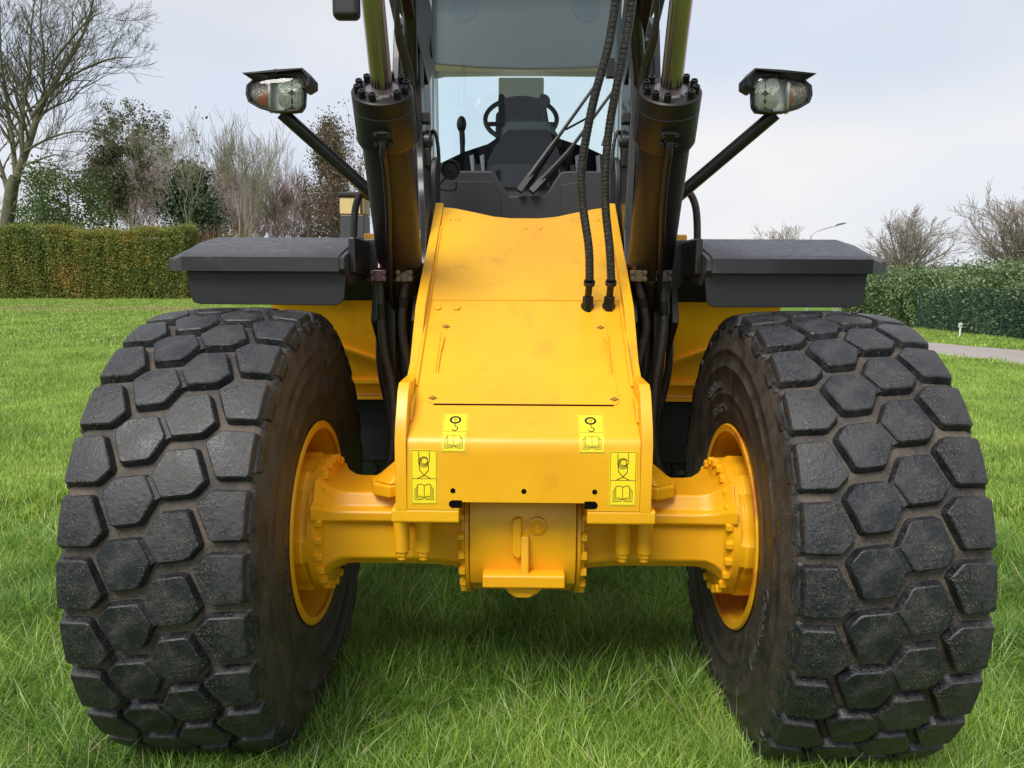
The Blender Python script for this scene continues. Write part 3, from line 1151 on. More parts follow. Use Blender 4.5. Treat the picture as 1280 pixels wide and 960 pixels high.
# ---- lift cylinders, towers and raised arms
def lift_side(s):
    def sx(p):
        return Vector((s * abs(p[0]), p[1], p[2]))
    G = Vector((s * .459, -.10, 2.175))         # top face of the gland
    dn = Vector((s * .028, .62, -.78)).normalized()
    B = MB()
    B.lathe([(.10, .080), (.105, .0845), (.80, .0845), (.86, .075), (.90, .05)], G, dn, 44)
    barrel = obj('lift_cylinder', B, M['barrel'], L, smooth=35)
    g = MB()
    g.lathe([(0, .094), (.004, .099), (.050, .099), (.053, .0965), (.056, .099), (.165, .099), (.178, .0925), (.182, .086)], G, dn, 48)
    obj('gland', g, M['barrel'], barrel, smooth=30)
    sc_ = MB()
    sc_.lathe([(-.006, .040), (-.006, .052), (0, .056), (.002, .056)], G, dn, 32)
    obj('rod_seal', sc_, M['steel'], barrel, smooth=30)
    rd = MB()
    rd.lathe([(.05, .0345), (-.62, .0345)], G, dn, 40)
    obj('rod', rd, M['chrome'], barrel, smooth=30)
    re = MB()
    E_ = G - dn * .66
    re.cyl(E_ - Vector((.04, 0, 0)), E_ + Vector((.04, 0, 0)), .07, 28)
    obj('rod_eye', re, M['black'], barrel, bevel=.004)
    # socket bolts
    u = Vector((1, 0, 0))
    u = (u - dn * u.dot(dn)).normalized()
    w = dn.cross(u)
    bmb = MB()
    bmb.lathe([(0, .0115), (.022, .0115), (.024, .010), (.024, .006), (.014, .006)], (0, 0, 0), -dn, 14)
    bme = bmb.mesh('socket_bolt', smooth=30)
    bme.materials.append(M['bolt'])
    for k in range(12):
        t = 2 * PI * (k + .5) / 12
        if k in (2, 8):
            continue
        obj('socket_bolt', bme, None, barrel, loc=G + (u * math.cos(t) + w * math.sin(t)) * .078)
    # port block on the gland's front + pipe down the barrel
    fw = (Vector((0, -1, 0)) - dn * Vector((0, -1, 0)).dot(dn)).normalized()
    side_v = Vector((1, 0, 0))
    pc = G + dn * .115 + fw * .099 - side_v * s * .008
    pb = MB()

    def obox(c, hx, hf, hd, bev=0):
        c = Vector(c)
        vs = [c + side_v * a * hx + fw * b_ * hf + dn * d_ * hd for a in (-1, 1) for b_ in (-1, 1) for d_ in (-1, 1)]
        pb.add(vs, [(0, 1, 3, 2), (4, 6, 7, 5), (0, 4, 5, 1), (2, 3, 7, 6), (0, 2, 6, 4), (1, 5, 7, 3)])
    obox(pc, .016, .016, .028)
    for a in (-1, 1):
        for d_ in (-1, 1):
            q = pc + side_v * a * .020 + dn * d_ * .016
            pb.cyl(q - fw * .010, q + fw * .016, .0105, 12)
            pb.cyl(q + fw * .016, q + fw * .022, .006, 6)
    obj('port_flange', pb, M['black'], barrel, bevel=.002)
    pp = MB()
    q0 = pc + fw * .018
    path = [q0, q0 + fw * .012 + dn * .035, q0 + dn * .10 + fw * .004, q0 + dn * .25 - fw * .004 - side_v * s * -.006, q0 + dn * .42 - fw * .012 - side_v * s * -.02,
            q0 + dn * .56 - fw * .018 + side_v * s * .028, q0 + dn * .68 - fw * .03 + side_v * s * .035, q0 + dn * .76 - fw * .05 + side_v * s * .02]
    pp.tube(smooth_path(path), .0115, 12)
    obj('oil_pipe', pp, M['barrel'], barrel, smooth=60)
    if True:
        cl = MB()
        cc = G + dn * .70
        cl.lathe([(0, .088), (.012, .088)], cc, dn, 40)
        obj('clamp_band', cl, M['bolt'], barrel, bevel=.002)
    # tower plate (black continuation of the cheek plates)
    T = MB()
    fr_ = [(.435, 1.640, .392), (.50, 1.78, .396), (.56, 2.0, .412), (.62, 2.30, .428), (.66, 2.55, .436), (.70, 2.80, .440)]
    for (ya, za, xa), (yb, zb, xb) in zip(fr_[:-1], fr_[1:]):
        e1, e2 = (.82 - ya if za < 1.9 else .10), (.82 - yb if zb < 1.9 else .10)
        T.prism([(s * xa, ya, za), (s * xb, yb, zb), (s * xb, yb + e2, zb), (s * xa, ya + e1, za)],
                [(s * (xa + .030), ya, za), (s * (xb + .030), yb, zb), (s * (xb + .030), yb + e2, zb), (s * (xa + .030), ya + e1, za)])
    T.prism_x([(.99, 1.20), (.99, 2.0), (.96, 2.5), (.92, 2.80), (1.02, 2.84), (1.22, 2.78), (1.30, 2.4), (1.28, 1.2)], s * .470, s * .500)
    tw = obj('tower_plate', T, M['black'], L, bevel=.005, segs=3)
    T2 = MB()
    T2.prism_x([(.80, 1.5), (.72, 1.9), (.74, 2.3), (.84, 2.66), (1.0, 2.76), (1.2, 2.7), (1.3, 2.4), (1.25, 1.5)], s * .545, s * .575)
    obj('outer_tower_plate', T2, M['black'], tw, bevel=.005)
    # rounded black ear with a pin just inside the tower
    e = MB()
    e.prism_x([(.86, 1.60), (.84, 1.95), (.86, 2.06), (.90, 2.12), (.95, 2.14), (1.0, 2.12), (1.04, 2.05), (1.05, 1.6)], s * .398, s * .424)
    obj('cab_bracket', e, M['black'], tw, bevel=.006)
    # grab rail loop beside the windscreen
    gr = MB()
    pts = []
    for k in range(15):
        t = -.6 + k * (PI + 1.2) / 14
        pts.append((s * .462, 1.30 - .0 * math.cos(t), 2.30 + .13 * math.sin(t)) if False else (s * (.455 + .030 * math.cos(t)), 1.25 + .02 * math.cos(t), 2.15 + .16 * math.sin(t)))
    gr.tube(smooth_path(pts, 3), .009, 10)
    obj('cable_loop', gr, M['hose'], tw, smooth=60)
    # hardware down the tower's inner face: mirrors of the latch fittings
    hw = MB()
    hw.box(s * .395, s * .425, .60, .66, 2.22, 2.26)
    hw.cyl((s * .395, .65, 2.15), (s * .425, .65, 2.15), .042, 20)
    hw.cyl((s * .388, .65, 2.15), (s * .40, .65, 2.15), .02, 12)
    hw.box(s * .398, s * .425, .615, .675, 2.05, 2.12)
    obj('latch_fitting', hw, M['black'], tw, bevel=.004)
    # raised lift arm: box-section beam from the tower pin, up and forward over the camera's view
    A = MB()
    arm = [(1.05, 2.76), (1.16, 2.58), (.90, 2.44), (.60, 2.52), (.30, 2.66), (-.10, 2.84), (-.50, 2.98), (-1.0, 3.30), (-1.5, 3.42), (-1.52, 3.60), (-.95, 3.62), (-.40, 3.40), (.20, 3.14), (.80, 2.92)]
    A.prism_x(arm, s * .432, s * .474)
    am = obj('lift_arm', A, M['black'], L, bevel=.006)
    p_ = MB()
    p_.cyl((s * .426, 1.02, 2.64), (s * .585, 1.02, 2.64), .05, 28)
    obj('arm_pin', p_, M['black'], am, bevel=.003)
    # steering-rod like struts and hoses seen between rod and screen
    st = MB()
    st.tube([at(655 + s * 137, -8, .45) if s > 0 else at(512, -8, .45), Vector((s * .475, .66, 2.35)), Vector((s * .48, .80, 2.0)), Vector((s * .48, .9, 1.7))], .028, 14)
    obj('strut', st, M['black'], tw, smooth=60)
    hs = MB()
    hs.tube(smooth_path([(s * .50, .35, 2.62), (s * .475, .42, 2.48), (s * .455, .50, 2.38), (s * .452, .58, 2.20), (s * .46, .62, 1.95), (s * .452, .60, 1.72)]), .013, 10)
    hs.tube(smooth_path([(s * .47, .30, 2.66), (s * .488, .40, 2.50), (s * .478, .50, 2.40), (s * .49, .58, 2.2), (s * .47, .7, 1.9)]), .011, 10)
    obj('hose', hs, M['hose'], tw, smooth=60)
    # lower cylinder mount, dark cavity of the frame
    K = MB()
    K.box(s * .389, s * .62, .78, 1.35, .86, 1.66)
    obj('frame_side_box', K, M['black_matt'], L, bevel=.01)
    K = MB()
    K.prism_x([(.30, 1.42), (.36, 1.56), (.50, 1.62), (.80, 1.60), (.80, 1.30), (.45, 1.30)], s * .41, s * .435)
    K.prism_x([(.30, 1.42), (.36, 1.56), (.50, 1.62), (.80, 1.60), (.80, 1.30), (.45, 1.30)], s * .565, s * .59)
    K.cyl((s * .40, .46, 1.47), (s * .60, .46, 1.47), .04, 20)
    obj('cylinder_mount', K, M['black_matt'], L, bevel=.005)
    # hose couplings below the cylinder
    for j, (u_, v_, mk) in enumerate(((475, 345, 'red'), (507, 345, 'yellow')) if s < 0 else ((797, 345, 'yellow'), (828, 345, 'black'))):
        c = at(u_, v_, .28)
        q = MB()
        q.box(c.x - .030, c.x + .030, c.y - .03, c.y + .03, c.z - .022, c.z + .022)
        for a in (-1, 1):
            for b_ in (-1, 1):
                q.cyl((c.x + a * .022, c.y - .030, c.z + b_ * .012), (c.x + a * .022, c.y - .042, c.z + b_ * .012), .010, 10)
        q.cyl((c.x, c.y - .005, c.z + .02), (c.x, c.y + .03, c.z + .08), .018, 16)
        cp = obj('hose_coupling', q, simple('grimy_' + mk, {'red': (.05, .008, .007), 'yellow': (.09, .05, .012), 'black': (.03, .022, .012)}[mk], .35, noise_scale=70, var=.8, coat=.4), L, bevel=.004)
        hpx = ([(475, 352), (477, 400), (481, 440), (490, 480), (493, 530), (489, 570), (480, 604)] if j == 0 else [(507, 352), (504, 385), (503, 410), (507, 440), (514, 475), (520, 520)]) if s < 0 else \
              ([(797, 352), (805, 385), (808, 410), (802, 440), (794, 475), (790, 520)] if j == 0 else [(829, 352), (831, 395), (827, 435), (820, 480), (816, 530), (820, 570), (831, 604)])
        hh = MB()
        pth = [at(a, b_, .28 + .10 * k / len(hpx)) for k, (a, b_) in enumerate(hpx)]
        hh.tube(smooth_path(pth), .0165, 12)
        obj('hose', hh, M['hose'], L, smooth=60)
        ff = MB()
        ff.cyl(pth[0], pth[0].lerp(pth[1], .75), .0125, 12)
        ff.cyl(pth[0].lerp(pth[1], .55), pth[0].lerp(pth[1], .95), .019, 14)
        obj('hose_ferrule', ff, M['bolt'], cp, bevel=.002)
    # extra dark hoses inside the cavity
    hh = MB()
    for k, (dx, y0) in enumerate(((.47, .50), (.52, .55), (.575, .48))):
        hh.tube(smooth_path([(s * dx, y0, 1.5), (s * (dx + .02), y0 + .02, 1.25), (s * (dx - .02), y0 + .03, 1.0), (s * (dx - .01), y0 + .05, .85)]), .016, 10)
    obj('hose', hh, M['hose'], L, smooth=60)
    # rear frame steps: yellow panel seen between tyre and tower, black tank below
    P = MB()
    P.prism_x([(1.29, 1.00), (1.05, 1.62), (1.08, 1.62), (1.32, 1.00)], s * .66, s * 1.24)
    P.prism([(s * .66, 1.30, 1.14), (s * 1.22, 1.30, 1.36), (s * 1.22, 1.30, 1.38), (s * .66, 1.30, 1.16)],
            [(s * .66, 1.215, 1.14), (s * 1.22, 1.130, 1.36), (s * 1.22, 1.130, 1.38), (s * .66, 1.205, 1.16)])
    P.box(*sorted((s * .64, s * 1.26)), .96, 1.4, 1.60, 1.63)
    P.prism_y([(s * .66, 1.06), (s * .66, 1.078), (s * 1.22, 1.078), (s * 1.22, 1.06)], 1.235, 1.30)
    P.prism_y([(s * .66, .975), (s * .66, .99), (s * 1.22, .99), (s * 1.22, .975)], 1.25, 1.36)
    P.prism_x([(1.29, .99), (1.10, 1.0), (.95, 1.58), (1.29, 1.60)], s * .655, s * .672)
    yp = obj('rear_frame_panel', P, M['yellow'], L)
    hl = MB()
    hl.cyl((s * .75, 1.2995, 1.03), (s * .75, 1.296, 1.03), .009, 14)
    obj('bolt_hole', hl, M['hole'], yp)
    P = MB()
    P.box(s * .60, s * 1.15, 1.34, 2.05, .62, .97)
    P.box(s * .60, s * .66, 1.30, 1.36, .62, .98)
    obj('tank', P, M['black_matt'], L, bevel=.02)


for s_ in (-1, 1):
    lift_side(s_)


# ---- fenders
def fender(s):
    f = MB()
    # cross edges (X outer, chamfer, inner) at stations along Y: hollow hood 12 mm thick
    top = [(.02, 1.603), (.018, 1.652), (.045, 1.664), (.35, 1.738), (.62, 1.742), (.80, 1.66), (.95, 1.50)]
    inn = [(y + .012, z - .014) for y, z in top]
    inn[0] = (.034, 1.603)
    f.prism_x(top + inn[::-1], s * .640, s * 1.185)
    # chamfered outer end
    o1 = [(s * 1.185, y, z) for y, z in top]
    o2 = [(s * (1.258 if i not in (0, 1) else 1.250), y + (.055 if i < 3 else 0), z - (.022 if i > 1 else (.0 if i == 0 else .018))) for i, (y, z) in enumerate(top)]
    i1 = [(s * 1.185, y, z) for y, z in inn]
    i2 = [(s * (1.25 if i not in (0, 1) else 1.242), y + (.055 if i < 3 else 0), z - (.022 if i > 1 else 0)) for i, (y, z) in enumerate(inn)]
    n = len(top)
    vs = o1 + o2 + i1 + i2
    fs = []
    for i in range(n - 1):
        fs.append((i, i + 1, n + i + 1, n + i))
        fs.append((2 * n + i, 3 * n + i, 3 * n + i + 1, 2 * n + i + 1))
        fs.append((n + i, n + i + 1, 3 * n + i + 1, 3 * n + i))
    fs.append((0, n, 3 * n, 2 * n))
    fs.append((n - 1, 2 * n + n - 1, 3 * n + n - 1, n + n - 1))
    f.add(vs, fs)
    # outer skirt
    f.prism_x([(.075, 1.612), (.077, 1.645), (.10, 1.650), (.35, 1.715), (.62, 1.718), (.80, 1.64), (.78, 1.60), (.62, 1.67), (.35, 1.66)], s * 1.243, s * 1.255)
    # inner end bevel
    f.prism_x([(.024, 1.612), (.024, 1.650), (.05, 1.660), (.35, 1.732), (.62, 1.735), (.62, 1.60), (.10, 1.56)], s * .622, s * .641)
    fd = obj('fender', f, M['plastic'], L, bevel=.013, segs=4)
    fl = MB()
    xz = [(s * 1.185, 1.610), (s * 1.178, 1.53), (s * 1.165, 1.494), (s * 1.14, 1.488), (s * .665, 1.486), (s * .645, 1.492), (s * .632, 1.512), (s * .622, 1.622)]
    fl.prism_y(xz, .055, .066)
    obj('mud_flap', fl, simple('flap_plastic', (.012, .0125, .015), .48, noise_scale=25, var=.12), fd, bevel=.003)
    b = MB()
    b.prism_y([(s * .505, 1.30), (s * .495, 1.735), (s * .625, 1.735), (s * .625, 1.60), (s * .585, 1.54), (s * .56, 1.40), (s * .54, 1.10), (s * .51, 1.10)], .36, .40)
    b.box(s * .60, s * .625, .10, .60, 1.60, 1.725)
    obj('fender_bracket', b, M['black'], fd, bevel=.006)
    # orange-yellow body corner and black hose behind the cylinder
    c = MB()
    c.box(s * .60, s * .68, 1.02, 1.2, 1.72, 1.93)
    obj('side_bracket', c, M['orange'], L, bevel=.015, segs=3)
    c = MB()
    c.prism_x([(1.10, 1.93), (1.12, 2.10), (1.22, 2.16), (1.3, 2.16), (1.3, 1.7), (1.1, 1.7)], s * .62, s * .65)
    c.prism_x([(1.02, 1.70), (1.02, 1.80), (1.3, 1.80), (1.3, 1.70)], s * .66, s * .76)
    obj('side_frame', c, M['yellow'], L, bevel=.008)
    c = MB()
    c.tube(smooth_path([(s * .66, 1.0, 2.02), (s * .73, .96, 2.0), (s * .775, .95, 1.93), (s * .79, .95, 1.80), (s * .79, .97, 1.68)]), .017, 12)
    obj('hose', c, M['hose'], L, smooth=60)


for s_ in (-1, 1):
    fender(s_)

# reservoir on the left behind the fender
rs = MB()
rs.box(-.985, -.855, 1.50, 1.66, 1.93, 2.02)
res = obj('side_reservoir', rs, M['cream'], L, bevel=.008)
q = MB()
q.box(-.993, -.845, 1.49, 1.70, 2.02, 2.048)
obj('reservoir_lid', q, M['black_matt'], res, bevel=.01)
q = MB()
q.box(-.985, -.855, 1.50, 1.66, 1.72, 1.929)
obj('reservoir_base', q, simple('dark_blue_grey', (.05, .06, .07), .3, noise_scale=10), res, bevel=.006)
q = MB()
q.box(-.875, -.862, 1.497, 1.5, 1.935, 2.015)
q.box(-.900, -.896, 1.497, 1.5, 1.935, 2.015)
obj('reservoir_rib', q, M['interior'], res)


# ---- headlamps on their stalks
def lamp(s):
    Y0 = .60
    # measured outline on the left lamp
    out = [(309, 118), (310, 107), (318, 100), (335, 96), (360, 93.5), (373, 96), (379, 103), (380, 115), (379, 131), (374, 138), (360, 139.5), (342, 139), (322, 133), (312, 127)]
    P0 = [at(u, v, Y0) for u, v in out]
    if s > 0:
        P0 = [Vector((-p.x + .012, p.y, p.z)) for p in P0]
    c = sum(P0, Vector()) / len(P0)

    def ins(k, dy, shift=Vector((0, 0, 0))):
        return [Vector((c.x + (p.x - c.x) * k, p.y + dy, c.z + (p.z - c.z) * k)) + shift for p in P0]
    h = MB()
    loops = [ins(.55, .13), ins(.80, .11), ins(1.03, .035), ins(1.05, 0), ins(1.04, -.008), ins(.955, -.008), ins(.94, .012)]
    n = len(P0)
    vs = [p for lp in loops for p in lp]
    fs = [(i * n + k, i * n + (k + 1) % n, (i + 1) * n + (k + 1) % n, (i + 1) * n + k) for i in range(len(loops) - 1) for k in range(n)]
    fs.append(tuple(range(n))[::-1])
    h.add(vs, fs)
    hd = obj('headlamp', h, M['interior'], L, bevel=.0025, recalc=True)
    # reflector pan and bowls
    r = MB()
    lp = ins(.94, .012)
    lp2 = ins(.90, .05)
    r.add(lp + lp2, [(k, (k + 1) % n, n + (k + 1) % n, n + k) for k in range(n)] + [tuple(range(n, 2 * n))])
    obj('reflector', r, simple('lamp_reflector', (.82, .82, .80), .35, metal=.35, noise_scale=60, var=.1, bump_s=.4, bump_d=.004), hd, smooth=30)
    # bowls: four lobes
    sgn = -1 if s < 0 else 1
    for (dx, dz) in ((.030, .030), (.085, .028), (.030, -.030), (.082, -.030)):
        b = MB()
        cx_, cz_ = c.x - sgn * dx, c.z + dz * 1.0 + .004
        b.lathe([(0, .030), (.010, .027), (.022, .020), (.028, .008)], (cx_, Y0 + .012, cz_), (0, 1, 0), 24)
        o = obj('reflector_bowl', b, simple('bowl_glass', (.58, .62, .52), .18, metal=.35, noise_scale=75, var=.65, bump_s=.8, bump_d=.008), hd, smooth=50)
    b = MB()
    b.box(*sorted((c.x + sgn * .028, c.x + sgn * .040)), Y0 + .001, Y0 + .03, c.z - .072, c.z + .070)
    obj('lamp_divider', b, M['white'], hd, bevel=.002)
    # indicator (prismatic) with amber patch
    m_ind, n_, l_, b_ = new_mat('prismatic_indicator')
    v = tex_coords(n_, l_, (1, 1, 1))
    ch = n_.new('ShaderNodeTexVoronoi')
    ch.inputs['Scale'].default_value = 130
    l_.new(v, ch.inputs['Vector'])
    l_.new(ramp(n_, l_, ch.outputs['Distance'], [(.2, (.60, .55, .48)), (.6, (.25, .19, .15))]), b_.inputs['Base Color'])
    b_.inputs['Roughness'].default_value = .25
    bump(n_, l_, ch.outputs['Distance'], .8, .004, b_)
    b = MB()
    ind = [p for p in ins(.90, .010) if (p.x - c.x) * sgn > .045]
    xx = c.x + sgn * .043
    zs = sorted([p.z for p in ind])
    ind = sorted(ind, key=lambda p: math.atan2(p.z - c.z, (p.x - c.x) * sgn))
    ind = [Vector((xx, Y0 + .010, c.z - .055))] + ind + [Vector((xx, Y0 + .010, c.z + .056))]
    b.prism(ind, [p + Vector((0, .02, 0)) for p in ind])
    obj('indicator_lens', b, m_ind, hd)
    b = MB()
    z1 = .006 if s < 0 else .02
    am = [Vector((xx + sgn * .002, Y0 + .008, c.z - .048)), Vector((xx + sgn * (.040 if s < 0 else .014), Y0 + .008, c.z - .036 if s < 0 else c.z - .03)),
          Vector((xx + sgn * (.036 if s < 0 else .014), Y0 + .008, c.z - .012)), Vector((xx + sgn * .002, Y0 + .008, c.z + z1))]
    b.prism(am, [p + Vector((0, .003, 0)) for p in am])
    obj('amber_bulb_patch', b, simple('amber_plastic', (.62, .13, .03), .25, noise_scale=120, var=.5, bump_s=.8), hd)
    # clear front lens
    g = MB()
    lp = ins(.955, -.006)
    lpm = ins(.75, -.016)
    lpc = ins(.3, -.020)
    g.add(lp + lpm + lpc, [(k, (k + 1) % n, n + (k + 1) % n, n + k) for k in range(n)] + [(n + k, n + (k + 1) % n, 2 * n + (k + 1) % n, 2 * n + k) for k in range(n)] + [tuple(range(2 * n, 3 * n))])
    obj('front_lens', g, M['lens'], hd, smooth=180)
    # visor
    vs_ = [(302, 91), (345, 86.5), (378, 84.5), (387, 95), (387, 105), (379, 110)]
    VP = [at(u, v, Y0 - .03) for u, v in vs_]
    if s > 0:
        VP = [Vector((-p.x + .012, p.y, p.z)) for p in VP]
    vb = MB()
    # sheet: runs back over the lamp, drops on the machine side
    back = [Vector((p.x, Y0 + .10, p.z + .004)) for p in VP]
    th = Vector((0, 0, -.008))
    m_ = len(VP)
    # outer skin points + inner skin points
    inn = [p + (Vector((c.x, p.y, c.z)) - p).normalized() * .010 for p in VP]
    inb = [p + (Vector((c.x, p.y, c.z)) - p).normalized() * .010 for p in back]
    vs = VP + back + inn + inb
    fs = []
    for k in range(m_ - 1):
        fs += [(k, k + 1, m_ + k + 1, m_ + k), (2 * m_ + k, 3 * m_ + k, 3 * m_ + k + 1, 2 * m_ + k + 1),
               (k, 2 * m_ + k, 2 * m_ + k + 1, k + 1), (m_ + k, m_ + k + 1, 3 * m_ + k + 1, 3 * m_ + k)]
    fs += [(0, m_, 3 * m_, 2 * m_), (m_ - 1, 3 * m_ - 1, 4 * m_ - 1, 2 * m_ - 1)]
    vb.add(vs, fs)
    # top-outer fin: the visor is deeper than its front edge, fill towards the lamp
    tri = [VP[0], VP[1], Vector((VP[1].x, Y0 - .0, VP[1].z - .03)), Vector((VP[0].x * .5 + VP[1].x * .5, Y0, VP[0].z - .035))]
    vb.prism(tri, [p + Vector((0, .02, 0)) for p in tri])
    tri = [VP[1], VP[2], VP[3], VP[4], VP[5], Vector((VP[5].x + sgn * .012, VP[5].y, VP[5].z + .03)), Vector((VP[2].x + sgn * .02, VP[2].y, VP[2].z - .025)), Vector((VP[1].x, VP[1].y, VP[1].z - .022))]
    tri = [p + Vector((0, .03, 0)) for p in tri]
    vb.prism(tri, [p + Vector((0, .01, 0)) for p in tri])
    obj('lamp_visor', vb, M['interior'], hd, bevel=.0015)
    # stalk
    a = at(352, 141, .66)
    b_ = at(470, 247, .86)
    if s > 0:
        a, b_ = Vector((-a.x + .012, a.y, a.z)), Vector((-b_.x, b_.y, b_.z))
    st = MB()
    st.tube([a, a.lerp(b_, .5), b_], .028, 20)
    st.tube([b_, b_ + Vector((-s * .05, .05, -.10)), b_ + Vector((-s * .06, .06, -.30))], .026, 14)
    obj('lamp_stalk', st, M['black'], hd, smooth=40)


for s_ in (-1, 1):
    lamp(s_)


# ---- cab
def cab():
    C = MB()
    # cowl below the windscreen with its stepped-in recess
    F0 = 1.62
    prof = [(-.50, 1.60), (-.50, 2.125), (-.485, 2.158), (-.40, 2.176), (-.185, 2.176), (-.165, 2.16), (-.085, 2.045), (.105, 2.045), (.185, 2.165), (.205, 2.176), (.42, 2.176), (.50, 2.14), (.50, 1.60)]
    C.prism_y(prof, F0, F0 + .12)
    cw = obj('cowl', C, M['cowl'], L, bevel=.012, segs=3)
    C2 = MB()
    C2.prism_y([(-.20, 1.7), (-.20, 2.205), (-.17, 2.225), (.19, 2.225), (.22, 2.205), (.22, 1.7)], F0 + .10, F0 + .119)
    obj('cowl_back_panel', C2, simple('blue_grey_plastic', (.05, .055, .065), .5), cw, bevel=.006)
    C3 = MB()
    C3.prism_y([(.19, 1.80), (.19, 2.10), (.30, 2.12), (.30, 1.80)], F0 - .006, F0 + .01)
    C3.prism_y([(-.37, 1.80), (-.37, 2.12), (-.17, 2.12), (-.13, 2.02), (-.13, 1.80)], F0 - .005, F0 + .01)
    obj('cowl_panel', C3, M['cowl'], cw, bevel=.004)
    # cab shell: pillars, sills, floor, roof, rear wall
    WX, Y0, Y1, ZR = .575, 1.74, 3.35, 3.13
    S = MB()
    for s in (-1, 1):
        S.prism_z([(s * .510, Y0), (s * .555, Y0 - .01), (s * .585, Y0 + .03), (s * .585, Y0 + .09), (s * .560, Y0 + .09)], 1.75, ZR + .01)
        S.prism_z([(s * .66, Y1 - .10), (s * .73, Y1 - .10), (s * .73, Y1), (s * .66, Y1)], 1.75, ZR + .01)
        S.box(*sorted((s * .60, s * .66)), Y0 + .08, Y1, 1.75, 2.16)
        S.box(*sorted((s * .60, s * .66)), 2.50, 2.56, 2.16, ZR)
    S.box(-.73, .73, Y1 - .04, Y1, 1.75, 2.30)
    S.box(-.62, .62, Y0, Y1, 1.70, 1.75)
    S.box(-.51, .51, Y0, Y0 + .05, 1.75, 2.14)
    cb = obj('cab', S, M['grey_paint'], L, bevel=.008)
    R_ = MB()
    R_.prism_x([(Y0 - .06, 3.16), (Y0 - .08, 3.22), (Y0, 3.32), (Y1, 3.34), (Y1 + .08, 3.24), (Y1 + .05, 3.16)], -.76, .76)
    obj('cab_roof', R_, M['interior'], cb, bevel=.02)
    R_ = MB()
    R_.box(-.70, .70, Y0 + .02, Y1 + .02, ZR, ZR + .028)
    obj('headliner', R_, M['liner'], cb, bevel=.004)
    # roof lamps and speaker discs seen on the headliner
    for s in (-1, 1):
        q = MB()
        q.prism_z([(s * .20, 2.0), (s * .42, 1.96), (s * .44, 2.02), (s * .42, 2.20), (s * .24, 2.22)], ZR - .012, ZR + .002)
        obj('roof_hatch', q, simple('bluish_grey_liner', (.62, .66, .72), .5, var=.05), cb, bevel=.008)
        q = MB()
        q.lathe([(0, .085), (.010, .08)], (s * .34, 2.62, ZR + .002), (0, 0, -1), 32)
        obj('roof_speaker', q, simple('bluish_grey_speaker', (.64, .67, .72), .6, var=.05), cb, bevel=.003)
    q = MB()
    q.prism_y([(-.70, 3.08), (-.70, ZR), (.70, ZR), (.70, 3.08), (.60, 3.10), (.2, 3.105), (-.2, 3.105), (-.60, 3.10)], Y1 - .06, Y1 - .04)
    obj('rear_header', q, M['liner'], cb)
    q = MB()
    q.prism_y([(-.20, 2.70), (-.20, 3.06), (.13, 3.06), (.13, 2.70)], 3.16, 3.20)
    obj('rear_pillar_panel', q, M['liner'], cb, bevel=.01)
    # pale sheet added inside the upper windscreen, standing in for the bright headliner
    lo_e = [at(u, v, 1.81) for u, v in ((541, 80), (560, 82), (600, 85), (655, 87), (710, 86), (750, 84), (790, 82))]
    lo_e = [(p.x, p.z) for p in lo_e]
    q = MB()
    q.prism_y([(-.54, 3.125)] + lo_e + [(.55, 3.125)], 1.808, 1.812)
    bl = obj('pale_ceiling_sheet', q, simple('pale_grey_sheet', (.46, .49, .50), .6, noise_scale=4, var=.10, bump_s=.05), cb)
    q = MB()
    q.tube([(x, 1.808, z + .004) for x, z in lo_e], .006, 6)
    obj('sheet_edge', q, simple('beige_sheet_edge', (.36, .33, .25), .6), bl, smooth=60)
    for u0 in (578, 735):  # oval marks on the added sheet
        q = MB()
        pp = [at(u0 + 19 * math.cos(t) + (2 if u0 < 600 else -2), 9 + 17 * math.sin(t) ** 3 * .4 + 12 * math.sin(t), 1.806) for t in [2 * PI * k / 24 for k in range(24)]]
        q.prism([(p.x, 1.805, p.z) for p in pp], [(p.x, 1.807, p.z) for p in pp])
        obj('sheet_oval', q, simple('bluish_oval', (.38, .43, .48), .5, var=.06), bl)
    # windscreen: gently curved sheet
    G = MB()
    nx, nz_ = 16, 10
    for j in range(nz_ + 1):
        for i in range(nx + 1):
            u = -1 + 2 * i / nx
            z = 2.10 + (ZR + .02 - 2.10) * j / nz_
            G.v.append((u * .535, Y0 - .035 + .045 * u * u + .05 * (z - 2.1), z))
    for j in range(nz_):
        for i in range(nx):
            a = j * (nx + 1) + i
            G.f.append((a, a + 1, a + nx + 2, a + nx + 1))
    ws = obj('windscreen', G, M['glass'], cb, smooth=180, recalc=False)
    for s in (-1, 1):
        G = MB()
        G.add([(s * .61, Y0 + .10, 2.16), (s * .66, Y1 - .1, 2.16), (s * .66, Y1 - .1, ZR), (s * .61, Y0 + .1, ZR)], [(0, 1, 2, 3)])
        obj('side_window', G, M['glass_rear'], cb, recalc=False)
    G = MB()
    G.add([(-.66, Y1 - .03, 2.30), (.66, Y1 - .03, 2.30), (.66, Y1 - .03, ZR), (-.66, Y1 - .03, ZR)], [(0, 1, 2, 3)])
    obj('rear_window', G, M['glass_rear'], cb, recalc=False)
    # dash: sweeping dark panel with console and light slots
    D = MB()
    D.prism_y([(-.50, 1.95), (-.50, 2.27), (-.36, 2.335), (-.22, 2.38), (-.16, 2.42), (-.13, 2.47), (-.10, 2.485), (.13, 2.485), (.17, 2.46), (.20, 2.41), (.36, 2.36), (.52, 2.29), (.52, 1.95)], 1.98, 2.25)
    dh = obj('dashboard', D, M['dash_black'], cb)
    D = MB()
    D.prism_y([(-.14, 2.42), (-.125, 2.478), (-.095, 2.50), (.125, 2.50), (.16, 2.475), (.18, 2.42), (.15, 2.435), (.13, 2.455), (-.09, 2.455), (-.115, 2.44)], 1.95, 2.27)
    obj('dash_top', D, M['dash'], dh)  # teal upper rim: a reflection put into the colour
